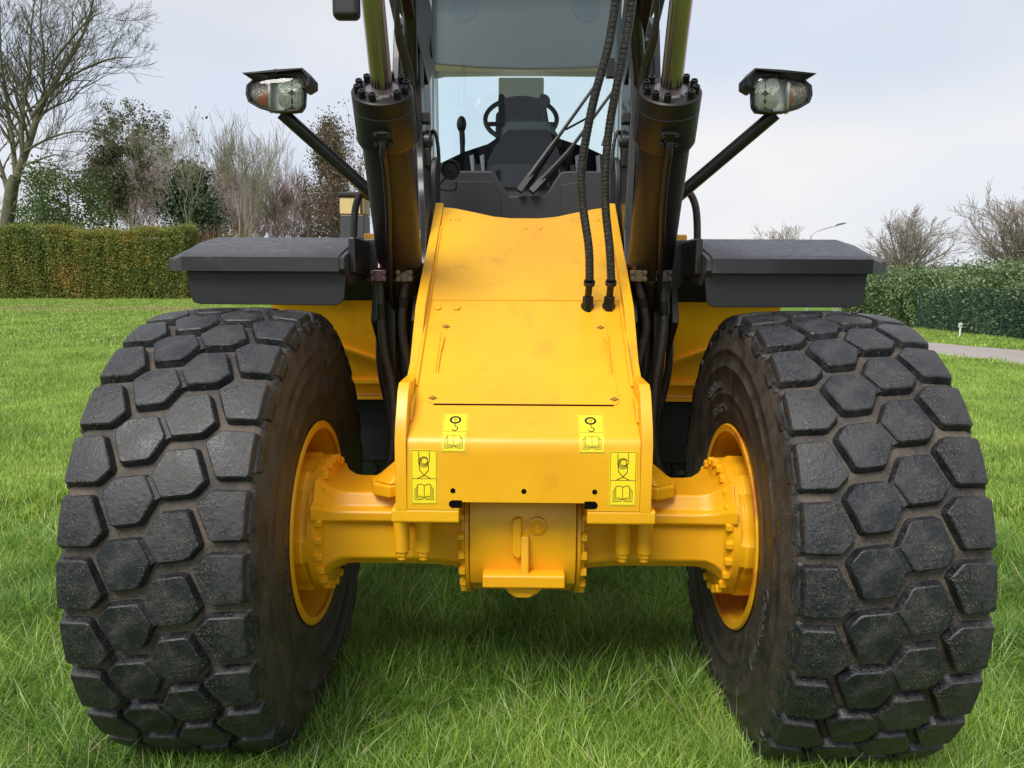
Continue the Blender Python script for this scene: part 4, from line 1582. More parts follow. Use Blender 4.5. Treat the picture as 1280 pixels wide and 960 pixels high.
    for x in (-.315, -.255, .30, .42):
        D = MB()
        D.prism_y([(x, 2.20), (x - .012, 2.31), (x + .012, 2.32), (x + .018, 2.20)], 1.965, 1.985)
        obj('air_vent', D, M['liner'], dh, bevel=.003)
    # steering wheel
    W = MB()
    c = Vector((-.030, 2.36, 2.60))
    nrm = Vector((0, -.72, .69)).normalized()
    u = Vector((1, 0, 0))
    v = nrm.cross(u)
    ring = [c + (u * math.cos(2 * PI * k / 40) + v * math.sin(2 * PI * k / 40)) * .225 for k in range(41)]
    W.tube(ring, .015, 10, cap=False)
    sw = obj('steering_wheel', W, M['interior'], cb, smooth=60)
    W = MB()
    for t in (-.25, PI + .25, -PI / 2):
        W.tube([c - nrm * .03, c + (u * math.cos(t) + v * math.sin(t)) * .22], .014, 8)
    W.cyl(c - nrm * .06, c + nrm * .0, .05, 20)
    W.tube([c - nrm * .03, c - nrm * .35], .035, 12)
    obj('wheel_spokes', W, M['interior'], sw, smooth=40)
    # seat
    Q = MB()
    Q.prism_x([(2.95, 2.05), (2.90, 2.45), (3.0, 2.80), (3.10, 2.80), (3.06, 2.4), (3.08, 2.05)], -.215, .145)
    Q.prism_x([(2.50, 1.98), (2.48, 2.08), (3.0, 2.10), (3.0, 1.98)], -.27, .20)
    st = obj('seat', Q, M['fabric'], cb, bevel=.04, segs=4)
    Q = MB()
    Q.prism_y([(-.19, 2.76), (-.20, 2.84), (-.19, 2.905), (-.155, 2.90), (-.14, 2.868), (.09, 2.868), (.105, 2.91), (.135, 2.90), (.14, 2.83), (.12, 2.76)], 2.98, 3.06)
    obj('headrest', Q, M['fabric'], st, bevel=.012)
    Q = MB()
    Q.sphere((.125, 2.90, 2.83), .045, sc=(1, 1, 1.1))
    Q.tube([(.125, 2.9, 2.80), (.17, 2.7, 2.45)], .018, 10)
    obj('grab_knob', Q, M['interior'], st, smooth=60)
    # joystick
    J = MB()
    J.tube(smooth_path([(-.395, 2.30, 2.25), (-.395, 2.30, 2.45), (-.40, 2.30, 2.53)]), [.016] * 6 + [.018] * 6 + [.02], 12)
    J.sphere((-.400, 2.30, 2.555), .034, sc=(.9, .9, 1.5))
    obj('joystick', J, M['interior'], cb, smooth=60)
    J = MB()
    J.box(-.60, -.33, 2.2, 2.8, 1.9, 2.25)
    J.box(.30, .60, 2.2, 2.8, 1.9, 2.27)
    obj('side_console', J, M['interior'], cb, bevel=.02)
    # wipers
    for (p0, p1, p2) in (((649, 239), (690, 182), (766, 76)), ((664, 240), (708, 193), (778, 98))):
        w_ = MB()
        a, b, d = at(*p0, 1.585), at(*p1, 1.66), at(*p2, 1.70)
        w_.tube([a, a.lerp(b, .35)], .022, 4)
        w_.tube([a.lerp(b, .3), b, b.lerp(d, .1), d], [.019, .015, .010, .008], 8)
        obj('wiper_arm', w_, M['black'], cb, smooth=40)
    w_ = MB()
    w_.tube([at(770, 78, 1.69), at(766, 140, 1.69), at(753, 182, 1.67)], .008, 6)
    w_.tube([at(707, 162, 1.69), at(733, 148, 1.69)], .006, 6)
    obj('wiper_blade', w_, M['black'], cb, smooth=40)
    # horn/round work light at left of the cowl with its bracket and wires
    h = MB()
    c = at(563, 212, 1.30)
    h.lathe([(0, .02), (.02, .045), (.05, .05), (.058, .047), (.058, .040), (.048, .034), (.048, .016), (.055, .014)], c + Vector((0, .05, 0)), (0, -1, 0), 32)
    hn = obj('horn', h, M['interior'], cb, smooth=30)
    h = MB()
    h.tube(smooth_path([c + Vector((-.03, .04, 0)), c + Vector((-.10, .03, .02)), c + Vector((-.14, .0, .0))]), .012, 8)
    h.tube(smooth_path([c + Vector((-.02, .02, -.03)), c + Vector((-.06, .0, -.09)), c + Vector((.02, .0, -.10)), c + Vector((.03, 0, -.06))]), .005, 6)
    h.tube(smooth_path([c + Vector((-.13, .0, .02)), c + Vector((-.13, .0, -.12)), c + Vector((-.15, .0, -.40))]), .006, 6)
    obj('horn_bracket', h, M['black'], hn, smooth=60)
    # mirrors at the very top
    for s in (-1, 1):
        m_ = MB()
        c = at(432 if s < 0 else 882, -22 if s < 0 else -62, 1.5)
        m_.box(c.x - .07, c.x + .07, 1.47, 1.55, c.z - .18, c.z + .22)
        mm = obj('mirror', m_, M['interior'], cb, bevel=.03, segs=4)
        m_ = MB()
        m_.tube([(c.x, 1.52, c.z + .1), (s * .72, 1.75, c.z + .25)], .014, 10)
        obj('mirror_arm', m_, M['interior'], mm, smooth=60)
    # black hose loop at the screen's upper left corner
    m_ = MB()
    m_.tube(smooth_path([at(531, -10, 1.3), at(538, 20, 1.3), at(537, 50, 1.3), at(531, 66, 1.3), at(526, 60, 1.3), at(525, 30, 1.3)]), .011, 8)
    obj('cable', m_, M['hose'], cb, smooth=60)


cab()


# ---- rear body (mostly hidden, seen from the side)
def rear():
    B = MB()
    B.box(-.42, .42, 1.33, 3.9, .75, 1.68)
    b = obj('rear_chassis', B, M['black_matt'], L, bevel=.02)
    B = MB()
    B.prism_x([(3.45, 1.3), (3.45, 2.28), (4.6, 2.20), (5.0, 2.0), (5.05, 1.1), (3.6, 1.1)], -.62, .62)
    h = obj('engine_hood', B, M['yellow'], L, bevel=.04, segs=3)
    G = MB()
    for k in range(8):
        G.box(-.45, .45, 5.02, 5.07, 1.25 + k * .09, 1.30 + k * .09)
    obj('grille', G, M['black_matt'], h)
    for s in (-1, 1):
        f = MB()
        f.prism_x([(2.15, 1.2), (2.15, 1.52), (2.45, 1.60), (3.5, 1.60), (3.8, 1.4), (3.8, 1.34), (3.48, 1.54), (2.5, 1.54), (2.2, 1.47)], s * .66, s * 1.22)
        obj('rear_fender', f, M['plastic'], L, bevel=.01)
    a = MB()
    a.cyl((-.7, 3.0, AX_Z), (.7, 3.0, AX_Z), .13, 20)
    obj('rear_axle', a, M['yellow_axle'], L, bevel=.01)


rear()


# ---- the two hoses that hang in front of the slope
def hanging():
    a_px = [(779, -60, -.05), (770, 0, .0), (760, 60, .03), (744, 118, .06), (733, 170, .08), (727, 215, .09), (729, 260, .10), (736, 310, .10), (737, 350, .115)]
    b_px = [(798, -60, -.03), (790, 0, .01), (781, 60, .04), (769, 118, .07), (761, 165, .09), (757, 215, .10), (757, 260, .11), (762, 310, .11), (764, 350, .12)]
    for px in (a_px, b_px):
        pts = smooth_path([at(*p) for p in px], 8)
        h = MB()
        h.tube(pts, .0145, 14)
        ho = obj('hanging_hose', h, M['hose'], L, smooth=60)
        # spiral guard
        sp = MB()
        dense = smooth_path([at(*p) for p in px], 36)
        for i in range(0, len(dense) - 1, 4):
            p, q = dense[i], dense[i + 1]
            d = (q - p).normalized()
            sp.lathe([(-.0022, .0140), (-.0012, .0160), (.0012, .0160), (.0022, .0140)], p, d + Vector((.18, 0, 0)), 12)
        obj('spiral_guard', sp, M['hose'], ho, smooth=60)
        e = pts[-1]
        f = MB()
        end = Vector((e.x - .002, .165, rampz(.165) + .012))
        f.cyl(e - Vector((0, 0, .004)), e + (end - e) * .18, .0205, 18)
        f.cyl(e + (end - e) * .1, e + (end - e) * .75, .0125, 14)
        f.cyl(e + (end - e) * .66, end - Vector((0, .004, .02)), .020, 6)
        f.cyl(end, end - Vector((0, -.012, .018)), .024, 16)
        obj('hose_fitting', f, M['bolt'], ho, bevel=.002)
    # thin links between them
    l_ = MB()
    l_.tube([at(789, -10, .6), at(778, 85, .6), at(772, 110, .6)], .008, 8)
    l_.box(*(lambda c: (c.x - .015, c.x + .015, .58, .62, c.z - .04, c.z + .03))(at(763, 84, .6)))
    obj('hose_clip', l_, M['black'], L, smooth=40)


hanging()


# ------------------------------------------------------------------ plants
def leaf_quads(centers, size, mb_v, mb_f, upbias=.3, aspect=1.7, dirs=None):
    n = len(centers)
    a = rng.normal(size=(n, 3))
    if dirs is not None:
        a = a * .8 + dirs
    a /= np.linalg.norm(a, axis=1)[:, None]
    b = rng.normal(size=(n, 3))
    b -= a * (a * b).sum(1)[:, None]
    b /= np.linalg.norm(b, axis=1)[:, None]
    s = size * rng.uniform(.6, 1.35, n)[:, None]
    c = np.asarray(centers)
    v = np.stack([c - a * s * aspect / 2, c + b * s / 2, c + a * s * aspect / 2, c - b * s / 2], axis=1).reshape(-1, 3)
    return v


def mesh_from_quads(name, v):
    n = len(v) // 4
    me = bpy.data.meshes.new(name)
    me.vertices.add(len(v))
    me.vertices.foreach_set('co', np.ascontiguousarray(v, dtype=np.float32).ravel())
    me.loops.add(4 * n)
    me.loops.foreach_set('vertex_index', np.arange(4 * n, dtype=np.int32))
    me.polygons.add(n)
    me.polygons.foreach_set('loop_start', np.arange(0, 4 * n, 4, dtype=np.int32))
    me.update(calc_edges=True)
    return me


def branch_tree(rnd, base, height, trunk_r, levels=6, spread=.55, first=.25, up=.25, kids=(2, 4), len0=None, wob=.14, ratio=.72, tw=.006, lean=0):
    """recursive bare tree; returns builder and twig tips"""
    mb = MB()
    tips = []
    base = Vector(base)

    def grow(p, d, length, r, lev):
        k = 3 if lev > 0 else 4
        pts, rs = [p.copy()], [r]
        q = p.copy()
        for i in range(k):
            d = (d + Vector((rnd.gauss(0, wob), rnd.gauss(0, wob), rnd.gauss(0, wob) + up * .25))).normalized()
            q = q + d * length / k
            pts.append(q.copy())
            rs.append(max(tw, r * (1 - .42 * (i + 1) / k)))
        mb.tube(pts, rs, 7 if r > .05 else (4 if r > .015 else 3), cap=False)
        if lev >= levels:
            tips.append(q.copy())
            return
        n = rnd.randint(*kids)
        for j in range(n):
            t = 1.0 if j == 0 else rnd.uniform(.35, .98)
            idx = t * k
            i0 = min(int(idx), k - 1)
            pp = pts[i0].lerp(pts[i0 + 1], idx - i0)
            rr = rs[min(i0 + 1, k)]
            ax = Vector((rnd.gauss(0, 1), rnd.gauss(0, 1), rnd.gauss(0, 1)))
            ax = (ax - d * ax.dot(d)).normalized()
            sp = spread * (rnd.uniform(.25, .6) if j == 0 else rnd.uniform(.7, 1.3))
            nd = (d * math.cos(sp) + ax * math.sin(sp)).normalized()
            nd.z = nd.z + up * .3
            nd.normalize()
            grow(pp, nd, length * ratio * rnd.uniform(.75, 1.15), rr * (.82 if j == 0 else .6), lev + 1)
    L0 = len0 or height * .30
    grow(base, Vector((lean, 0, 1)).normalized(), L0, trunk_r, 0)
    return mb, tips


def tube_mesh(name, mb, mat):
    me = bpy.data.meshes.new(name)
    me.from_pydata(mb.v, [], mb.f)
    me.polygons.foreach_set('use_smooth', [True] * len(me.polygons))
    me.materials.append(mat)
    me.update()
    return me


def limb_tree(rnd, limbs, spawn=15, start=3, levels=6, length=2.0, spread=.6, up=.12, ratio=.74, tw=.009, kids=(3, 3), wob=.13):
    """limbs: (points, start radius, end radius) of the main wood; finer branches grow from them"""
    mb = MB()

    def grow(p, d, ln, r, lev):
        k = 3
        pts, rs, q = [p.copy()], [r], p.copy()
        for i in range(k):
            d = (d + Vector((rnd.gauss(0, wob), rnd.gauss(0, wob), rnd.gauss(0, wob) + up * .4))).normalized()
            q = q + d * ln / k
            pts.append(q.copy())
            rs.append(max(tw, r * (1 - .5 * (i + 1) / k)))
        mb.tube(pts, rs, 5 if r > .03 else 3, cap=False)
        if lev >= levels:
            return
        for j in range(rnd.randint(*kids)):
            t = 1.0 if j == 0 else rnd.uniform(.3, .95)
            i0 = min(int(t * k), k - 1)
            pp = pts[i0].lerp(pts[i0 + 1], t * k - i0)
            ax = Vector((rnd.gauss(0, 1), rnd.gauss(0, 1), rnd.gauss(0, 1)))
            ax = (ax - d * ax.dot(d)).normalized()
            sp = spread * (rnd.uniform(.2, .5) if j == 0 else rnd.uniform(.7, 1.25))
            nd = (d * math.cos(sp) + ax * math.sin(sp))
            nd.z += up
            grow(pp, nd.normalized(), ln * ratio * rnd.uniform(.75, 1.15), max(tw, r * (.7 if j == 0 else .55)), lev + 1)
    first = True
    for pts, ra, rb in limbs:
        sp_ = smooth_path(pts, 3)
        if first:
            while len(sp_) > 5:
                sp_.pop(len(sp_) // 2)
            while len(sp_) < 5:
                sp_.insert(1, sp_[0].lerp(sp_[1], .5))
        m = len(sp_)
        mb.tube(sp_, [ra + (rb - ra) * i / (m - 1) for i in range(m)], 7, cap=False)
        if first:
            first = False
            continue
        L_ = sum((b - a).length for a, b in zip(sp_[:-1], sp_[1:]))
        ns = max(3, int(spawn * L_ / 5))
        for i in range(ns):
            t = .12 + .88 * (i + rnd.random()) / ns
            t = min(t, 1)
            i0 = min(int(t * (m - 1)), m - 2)
            p = sp_[i0].lerp(sp_[i0 + 1], t * (m - 1) - i0)
            d = (sp_[i0 + 1] - sp_[i0]).normalized()
            ax = Vector((rnd.gauss(0, 1), rnd.gauss(0, 1), rnd.gauss(0, 1)))
            ax = (ax - d * ax.dot(d)).normalized()
            nd = (d * .72 + ax * rnd.uniform(.5, .95))
            nd.z += up
            grow(p, nd.normalized(), length * (1.15 - .5 * t) * rnd.uniform(.6, 1.1), max(tw, (ra + (rb - ra) * t) * .45), start)
    return mb


def drawn_tree(label, px_limbs, Y, mat, seed, group, **kw):
    """main limbs measured in the photograph at depth Y, given their own spread in depth"""
    rnd = random.Random(seed)
    b = at(*px_limbs[0][0][0], Y)
    z = float(ground_z(b.x, Y)) - .1
    root = empty('bare_tree', (b.x, Y, z))
    tag(root, label, 'tree', group)
    limbs = []
    for pts, ra, rb in px_limbs:
        dy = rnd.uniform(-.5, .5)
        ps = []
        for i, q in enumerate(pts):
            p = at(q[0], q[1], Y)
            ps.append(Vector((p.x - b.x, dy * i * .9 if pts is not px_limbs[0][0] else 0, p.z - z)))
        limbs.append((ps, ra, rb))
    limbs[0][0][0].z = 0
    mb = limb_tree(rnd, limbs, **kw)
    split_tree(root, mb, z, mat, 0)
    return root


def round_tree(label, px, Y, h_trunk, rad, nl, mat, seed, group, **kw):
    rnd = random.Random(seed)
    b = at(px, 360, Y)
    z = float(ground_z(b.x, Y)) - .1
    root = empty('bare_tree', (b.x, Y, z))
    tag(root, label, 'tree', group)
    limbs = [([Vector((0, 0, 0)), Vector((.04, 0, h_trunk * .5)), Vector((0, 0, h_trunk))], .19, .15)]
    for i in range(nl):
        a = 2 * PI * (i * .618 + rnd.random() * .1)
        el = math.radians(18 + 68 * ((i + .5) / nl) ** .9)
        d = Vector((math.cos(a) * math.cos(el), math.sin(a) * math.cos(el), math.sin(el)))
        R_ = rad * rnd.uniform(.62, .80)
        p0 = Vector((0, 0, h_trunk * rnd.uniform(.8, 1)))
        p1 = p0 + d * R_ * .4 + Vector((rnd.gauss(0, .08), rnd.gauss(0, .08), .02 * R_))
        p2 = p0 + d * R_ * .75 + Vector((rnd.gauss(0, .14), rnd.gauss(0, .14), .08 * R_))
        p3 = p0 + d * R_ + Vector((rnd.gauss(0, .2), rnd.gauss(0, .2), .10 * R_))
        limbs.append(([p0, p1, p2, p3], .085, .02))
    mb = limb_tree(rnd, limbs, **kw)
    split_tree(root, mb, z, mat, 0)
    return root


def split_tree(root, mb, base_z, mat, cut):
    """first tube (the trunk) becomes its own part"""
    # the trunk tube is the first 5 rings of 7 vertices
    nv = 5 * 7
    nf = 4 * 7
    t = MB()
    t.v, t.f = mb.v[:nv], mb.f[:nf]
    obj('trunk', tube_mesh('trunk', t, mat), None, root)
    c = MB()
    c.v = mb.v[nv:]
    c.f = [tuple(i - nv for i in f) for f in mb.f[nf:]]
    return obj('crown', tube_mesh('crown', c, mat), None, root)


def bare_tree(px, py_base, Y, height, name, label, mat, seed, group=None, leaves=None, zoff=0, **kw):
    rnd = random.Random(seed)
    b = at(px, py_base, Y)
    z = float(ground_z(b.x, Y)) - .1 + zoff
    root = empty(name, (b.x, Y, z))
    tag(root, label, 'tree', group)
    mb, tips = branch_tree(rnd, (0, 0, 0), height, **kw)
    # scale to the wanted height
    top = max(v[2] for v in mb.v)
    k = height / top
    mb.v = [(x * k, y * k, zz * k) for x, y, zz in mb.v]
    cr = split_tree(root, mb, z, mat, 0)
    if leaves:
        lm, size, count, hmin = leaves
        tp = np.array([[t.x * k, t.y * k, t.z * k] for t in tips])
        tp = tp[tp[:, 2] > hmin * height]
        c = tp[rng.integers(0, len(tp), count)] + rng.normal(size=(count, 3)) * size * 1.6
        me = mesh_from_quads('leaves', leaf_quads(c, size, None, None))
        me.materials.append(lm)
        obj('leaves', me, None, root)
    return root


big = dict(trunk_r=.34, levels=6, spread=.62, up=.10, kids=(3, 4), wob=.13, ratio=.76, tw=.009)
GL, GR = 'bare trees behind the clipped hedge', 'bare trees behind the road'
drawn_tree('tall bare tree with wide mossy branches at the left edge, behind the clipped hedge',
           [([(3, 300), (6, 262), (20, 222)], .40, .30),
            ([(20, 222), (33, 175), (40, 140), (52, 105), (74, 62), (92, 15), (100, -45)], .22, .03),
            ([(40, 145), (62, 108), (88, 84), (118, 66), (146, 60)], .11, .02),
            ([(52, 105), (58, 70), (56, 25), (64, -30)], .09, .02),
            ([(28, 195), (24, 140), (30, 85), (28, 30), (34, -40)], .13, .02),
            ([(20, 222), (12, 170), (2, 120), (-8, 60), (-12, -20)], .15, .02),
            ([(30, 190), (60, 172), (92, 163), (120, 168)], .08, .015),
            ([(24, 208), (52, 202), (80, 196), (104, 204)], .07, .015),
            ([(18, 225), (40, 216), (58, 226), (74, 232)], .05, .012),
            ([(66, 78), (98, 40), (120, 22), (134, 18)], .07, .015),
            ([(10, 240), (-5, 200), (-25, 160), (-50, 120)], .14, .02)],
           40, M['bark'], 17, GL, spawn=14, start=3, levels=6, length=1.9, spread=.55, up=.10, ratio=.76, tw=.008)
bare_tree(122, 290, 41, 11.2, 'bare_tree', 'tree with many olive brown leaves right of the tall bare tree', M['bark_brown'], 21, group=GL, trunk_r=.16, levels=6, spread=.46, up=.40, kids=(3, 3), ratio=.74, tw=.008, leaves=(M['olive'], .085, 11000, .12))
bare_tree(178, 300, 50, 12.0, 'bare_tree', 'pinkish grey bare tree just right of the olive brown tree', M['bark_pink'], 31, group=GL, trunk_r=.12, levels=7, spread=.42, up=.5, kids=(3, 3), ratio=.78, tw=.008)
bare_tree(212, 300, 52, 11.6, 'bare_tree', 'pinkish bare tree behind the left part of the dark conifer', M['bark_pink'], 33, group=GL, trunk_r=.11, levels=7, spread=.42, up=.5, kids=(3, 3), ratio=.78, tw=.008)
bare_tree(238, 300, 39, 10.2, 'bare_tree', 'slender grey bare tree with a few brown seed clusters, in front of the dark conifer', M['bark_grey'], 41, group=GL, trunk_r=.07, levels=6, spread=.45, up=.55, kids=(3, 3), ratio=.76, tw=.007, leaves=(M['seed'], .12, 110, .6))
bare_tree(300, 310, 39, 10.4, 'bare_tree', 'grey green bare tree with upright twigs left of the headlamp stalk', M['bark_grey'], 52, group=GL, trunk_r=.10, levels=6, spread=.44, up=.45, kids=(3, 4), ratio=.76, tw=.007)
bare_tree(335, 310, 50, 10.6, 'bare_tree', 'pinkish twiggy bare tree seen below the left headlamp', M['bark_pink'], 61, group=GL, trunk_r=.10, levels=7, spread=.45, up=.45, kids=(3, 3), ratio=.78, tw=.008)
bare_tree(368, 310, 46, 8.8, 'bare_tree', 'dark brown twiggy tree left of the leafy tree by the stalk', M['bark_brown'], 63, group=GL, trunk_r=.10, levels=6, spread=.5, up=.4, kids=(3, 4), ratio=.76, tw=.008)
bare_tree(428, 310, 40, 11.0, 'bare_tree', 'tree with sparse dark brown leaves behind the left lamp stalk', M['bark_brown'], 71, group=GL, trunk_r=.12, levels=6, spread=.52, up=.36, kids=(3, 3), ratio=.78, tw=.007, leaves=(M['seed'], .085, 3200, .3))
round_tree('round crowned bare tree above the right fender end', 1130, 48, 2.6, 4.1, 19, M['bark_far'], 83, GR, spawn=22, start=3, levels=5, length=.95, spread=.5, up=.06, ratio=.76, tw=.010)
round_tree('bare tree at the right edge of the photo rising behind the fenced hedge', 1272, 40, 2.6, 4.9, 21, M['bark_far'], 88, GR, spawn=22, start=3, levels=5, length=1.0, spread=.5, up=.06, ratio=.76, tw=.009)
round_tree('far bare treetop peeping above the right fender', 976, 80, 3.6, 4.6, 13, M['bark_far'], 92, GR, spawn=10, start=3, levels=5, length=1.4, spread=.5, up=.06, ratio=.76, tw=.016)


for k_, (px_, Y_, h_, w_) in enumerate(((150, 56, 11.4, 'pale pink misty bare tree behind the olive brown leaves'), (192, 58, 12.2, 'pale misty bare tree between the pink tree and the dark conifer'),
                                        (262, 55, 10.6, 'pale twiggy bare tree behind the right side of the dark conifer'), (282, 57, 10.2, 'low pale bare tree behind the upright grey green tree'),
                                        (318, 56, 11.0, 'pale pink misty bare tree right of the upright grey green tree'), (352, 58, 9.6, 'low pink misty bare tree near the right end of the row'),
                                        (388, 56, 10.4, 'pinkish misty bare tree beside the brownish conifer'))):
    bare_tree(px_, 310, Y_, h_, 'bare_tree', w_, M['bark_pink'], 200 + k_, group=GL, trunk_r=.10, levels=7, spread=.5, up=.38, kids=(3, 3), ratio=.79, tw=.008, len0=1.9)


def leafy_mass(name, px, Y, w, h, mat, label, cat, seed, count, size, cone=False, core=True, flat=1.0):
    rs_ = np.random.default_rng(seed)
    b = at(px, 300, Y)
    z = float(ground_z(b.x, Y))
    root = empty(name, (b.x, Y, z))
    tag(root, label, cat)
    n = count
    # clump centres
    nc = 90
    if cone:
        hh = rs_.uniform(.05, 1, nc) ** 1.1
        rad = (1 - hh) * .95 + .05
    else:
        hh = rs_.uniform(.12, .95, nc)
        rad = np.sqrt(np.clip(1 - ((hh - .45) / .58) ** 2, .02, 1))
    an = rs_.uniform(0, 2 * PI, nc)
    q = rad * np.sqrt(rs_.uniform(.35, 1, nc)) * w / 2
    cc = np.c_[q * np.cos(an), q * np.sin(an) * flat, hh * h]
    k = rs_.integers(0, nc, n)
    c = cc[k] + rs_.normal(size=(n, 3)) * np.array([w * .09, w * .09, h * .05])
    c[:, 2] = np.clip(c[:, 2], .05, None)
    me = mesh_from_quads('crown', leaf_quads(c, size, None, None))
    me.materials.append(mat)
    obj('crown', me, None, root)
    t = MB()
    t.tube([(0, 0, -.1), (.03, 0, h * .45), (0, .02, h * .85)], [w * .035, w * .022, w * .008], 7)
    for j in range(14):
        a = rs_.uniform(0, 2 * PI)
        z0_ = rs_.uniform(.12, .7) * h
        rr = w * .40 * (1 - z0_ / h if cone else .9)
        t.tube([(0, 0, z0_), (math.cos(a) * rr * .5, math.sin(a) * rr * .5, z0_ + h * .06), (math.cos(a) * rr, math.sin(a) * rr, z0_ + h * .14)], [w * .012, w * .008, w * .004], 4)
    obj('trunk', t, M['bark_brown'], root)
    return root


leafy_mass('conifer', 243, 44, 6.0, 7.4, M['conifer'], 'dark green conical conifer between the bare trees above the left fender', 'conifer', 5, 26000, .10, cone=True)
leafy_mass('conifer', 415, 46, 4.2, 10.2, M['brown_conifer'], 'tall brownish green conifer behind the left lamp stalk', 'conifer', 6, 26000, .09, cone=True)
leafy_mass('evergreen_shrub', 88, 39, 4.6, 7.0, M['greenleaf'], 'fresh green shrub above the hedge beside the tall bare tree', 'shrub', 7, 16000, .09)
leafy_mass('evergreen_shrub', 40, 43, 3.2, 5.6, M['greenleaf'], 'small green shrub peeping over the hedge near the big trunk', 'shrub', 8, 8000, .09)


# brown twig thicket right of the hedge
def thicket():
    b = at(268, 330, 37)
    z = float(ground_z(b.x, 37))
    rnd = random.Random(4)
    mb = MB()
    for i in range(700):
        x = rnd.uniform(-1.5, 1.9)
        y = rnd.uniform(-.7, .7)
        hgt = rnd.uniform(1.8, 3.9)
        dx, dy = rnd.gauss(0, .35), rnd.gauss(0, .3)
        mb.tube([(x, y, 0), (x + dx * .4, y + dy * .4, hgt * .5), (x + dx, y + dy, hgt)], [.012, .009, .004], 3, cap=False)
    o = obj('twig_thicket', tube_mesh('twig_thicket', mb, M['thicket']), None, loc=(b.x, 37, z))
    tag(o, 'straw brown thicket of bare twigs at the right end of the clipped hedge', 'shrub')


thicket()


def hedge(name, p0, p1, h, depth, mat, core, n, size, label, seed, ragged=.06, zfun=None):
    rs_ = np.random.default_rng(seed)
    p0, p1 = Vector(p0), Vector(p1)
    Lh = (p1 - p0).length
    d = (p1 - p0).normalized()
    nrm = Vector((d.y, -d.x, 0))
    root = empty(name, p0)
    tag(root, label, 'hedge')
    t = rs_.uniform(0, Lh, n)
    face = rs_.uniform(0, 1, n)
    zz = np.where(face < .72, rs_.uniform(0, 1, n), 1.0)
    w = np.where(face < .72, depth / 2, rs_.uniform(-.5, .5, n) * depth)
    ends_ = rs_.random(n) < .05
    t = np.where(ends_, np.where(rs_.random(n) < .5, -.05, Lh + .05) + rs_.normal(size=n) * .1, t)
    w = np.where(ends_, rs_.uniform(-.5, .5, n) * depth, w)
    back = (face > .66) & (face < .72)
    w = np.where(back, -depth / 2, w)
    und = .14 * np.sin(t * 1.7 + zz * 3) + .10 * np.sin(t * 4.1 + zz * 6 + 2) + .05 * np.sin(t * 9 + 1)
    bulge = und * .8 + rs_.normal(size=n) * ragged - .12 * (zz > .93) * (face < .72)
    w = w + np.sign(w + 1e-9) * bulge
    hz = zz * h * (1 + .035 * np.sin(t * .9 + seed) + .02 * np.sin(t * 3.1)) + np.where(zz >= 1, rs_.normal(size=n) * ragged * 1.2 + np.abs(rs_.normal(size=n)) * ragged, rs_.normal(size=n) * .03)
    X = d.x * t + nrm.x * w
    Y = d.y * t + nrm.y * w
    zb = ground_z(X + p0.x, Y + p0.y) - p0.z
    c = np.c_[X, Y, np.maximum(hz, .02) + zb]
    dirs = np.c_[np.full(n, nrm.x) * np.sign(w), np.full(n, nrm.y) * np.sign(w), np.full(n, .5)]
    me = mesh_from_quads('foliage', leaf_quads(c, size, None, None, dirs=None))
    me.materials.append(mat)
    obj('foliage', me, None, root)
    c_ = MB()
    segs = 24
    for i in range(segs):
        a, b = Lh * i / segs, Lh * (i + 1) / segs
        q = [(a, -depth / 2 + .3), (b, -depth / 2 + .3), (b, depth / 2 - .3), (a, depth / 2 - .3)]
        base = [(d.x * s_ + nrm.x * w_, d.y * s_ + nrm.y * w_) for s_, w_ in q]
        zb_ = float(ground_z(base[0][0] + p0.x, base[0][1] + p0.y)) - p0.z
        c_.prism([(x, y, zb_ - .1) for x, y in base], [(x, y, zb_ + h - .32) for x, y in base])
    obj('inner_twigs', c_, core, root)
    return root


hl = at(-110, 370, 34)
hr = at(240, 378, 36)
hedge('clipped_hedge', (hl.x, 35.2, float(ground_z(hl.x, 35.2))), (hr.x, 36.2, float(ground_z(hr.x, 36.2))), 3.25, 1.6, M['hedge'], M['hedge_core'], 150000, .050,
      'long clipped hedge with green and rusty yellow leaves across the left lawn', 3, ragged=.09)

# right hedge with fence, post, lamp
fd = (FB - FA).normalized()
fn = Vector((fd.y, -fd.x, 0))
if fn.x < 0:
    fn = -fn                                # away from the camera
h0 = FA - fd * 8 + fn * 1.2
h1 = FB + fd * 5 + fn * 1.2
hedge('laurel_hedge', (h0.x, h0.y, 0), (h1.x, h1.y, 0), 1.84, 1.3, M['laurel'], M['hedge_core'], 95000, .06,
      'shaggy dark green laurel hedge behind the green mesh fence on the right', 5, ragged=.16)


def fence():
    f0 = FA.copy()
    f1 = FB + fd * 4
    f0.z = f1.z = 0
    root = empty('mesh_fence', f0)
    tag(root, 'green wire mesh fence along the road in front of the laurel hedge', 'fence')
    Lf = (f1 - f0).length
    H = 1.55

    def P(t, z, o=0):
        return (fd.x * t + fn.x * o, fd.y * t + fn.y * o, z)
    npost = int(Lf / 2.6) + 1
    for i in range(npost + 1):
        t = min(i * 2.6, Lf)
        m = MB()
        m.tube([P(t, -.1), P(t, H + .02)], .024, 8)
        if i == 0:
            m.tube([P(t, H - .15), P(t + .7, 0)], .018, 6)
        obj('post', m, M['fence'], root, smooth=40)
    m = MB()
    m.tube([P(0, H), P(Lf, H)], .012, 6)
    obj('top_rail', m, M['fence'], root, smooth=40)
    w = MB()
    k = int(Lf / .075)
    for i in range(k):
        t = i * .075
        w.tube([P(t, .03, -.01), P(t, H, -.01)], 0.0035, 3, cap=False)
    for j in range(20):
        w.tube([P(0, .05 + j * .078, -.012), P(Lf, .05 + j * .078, -.012)], .0035, 3, cap=False)
    wo = obj('wire_mesh', w, M['fence'], root)
    wo['kind'] = 'stuff'


fence()

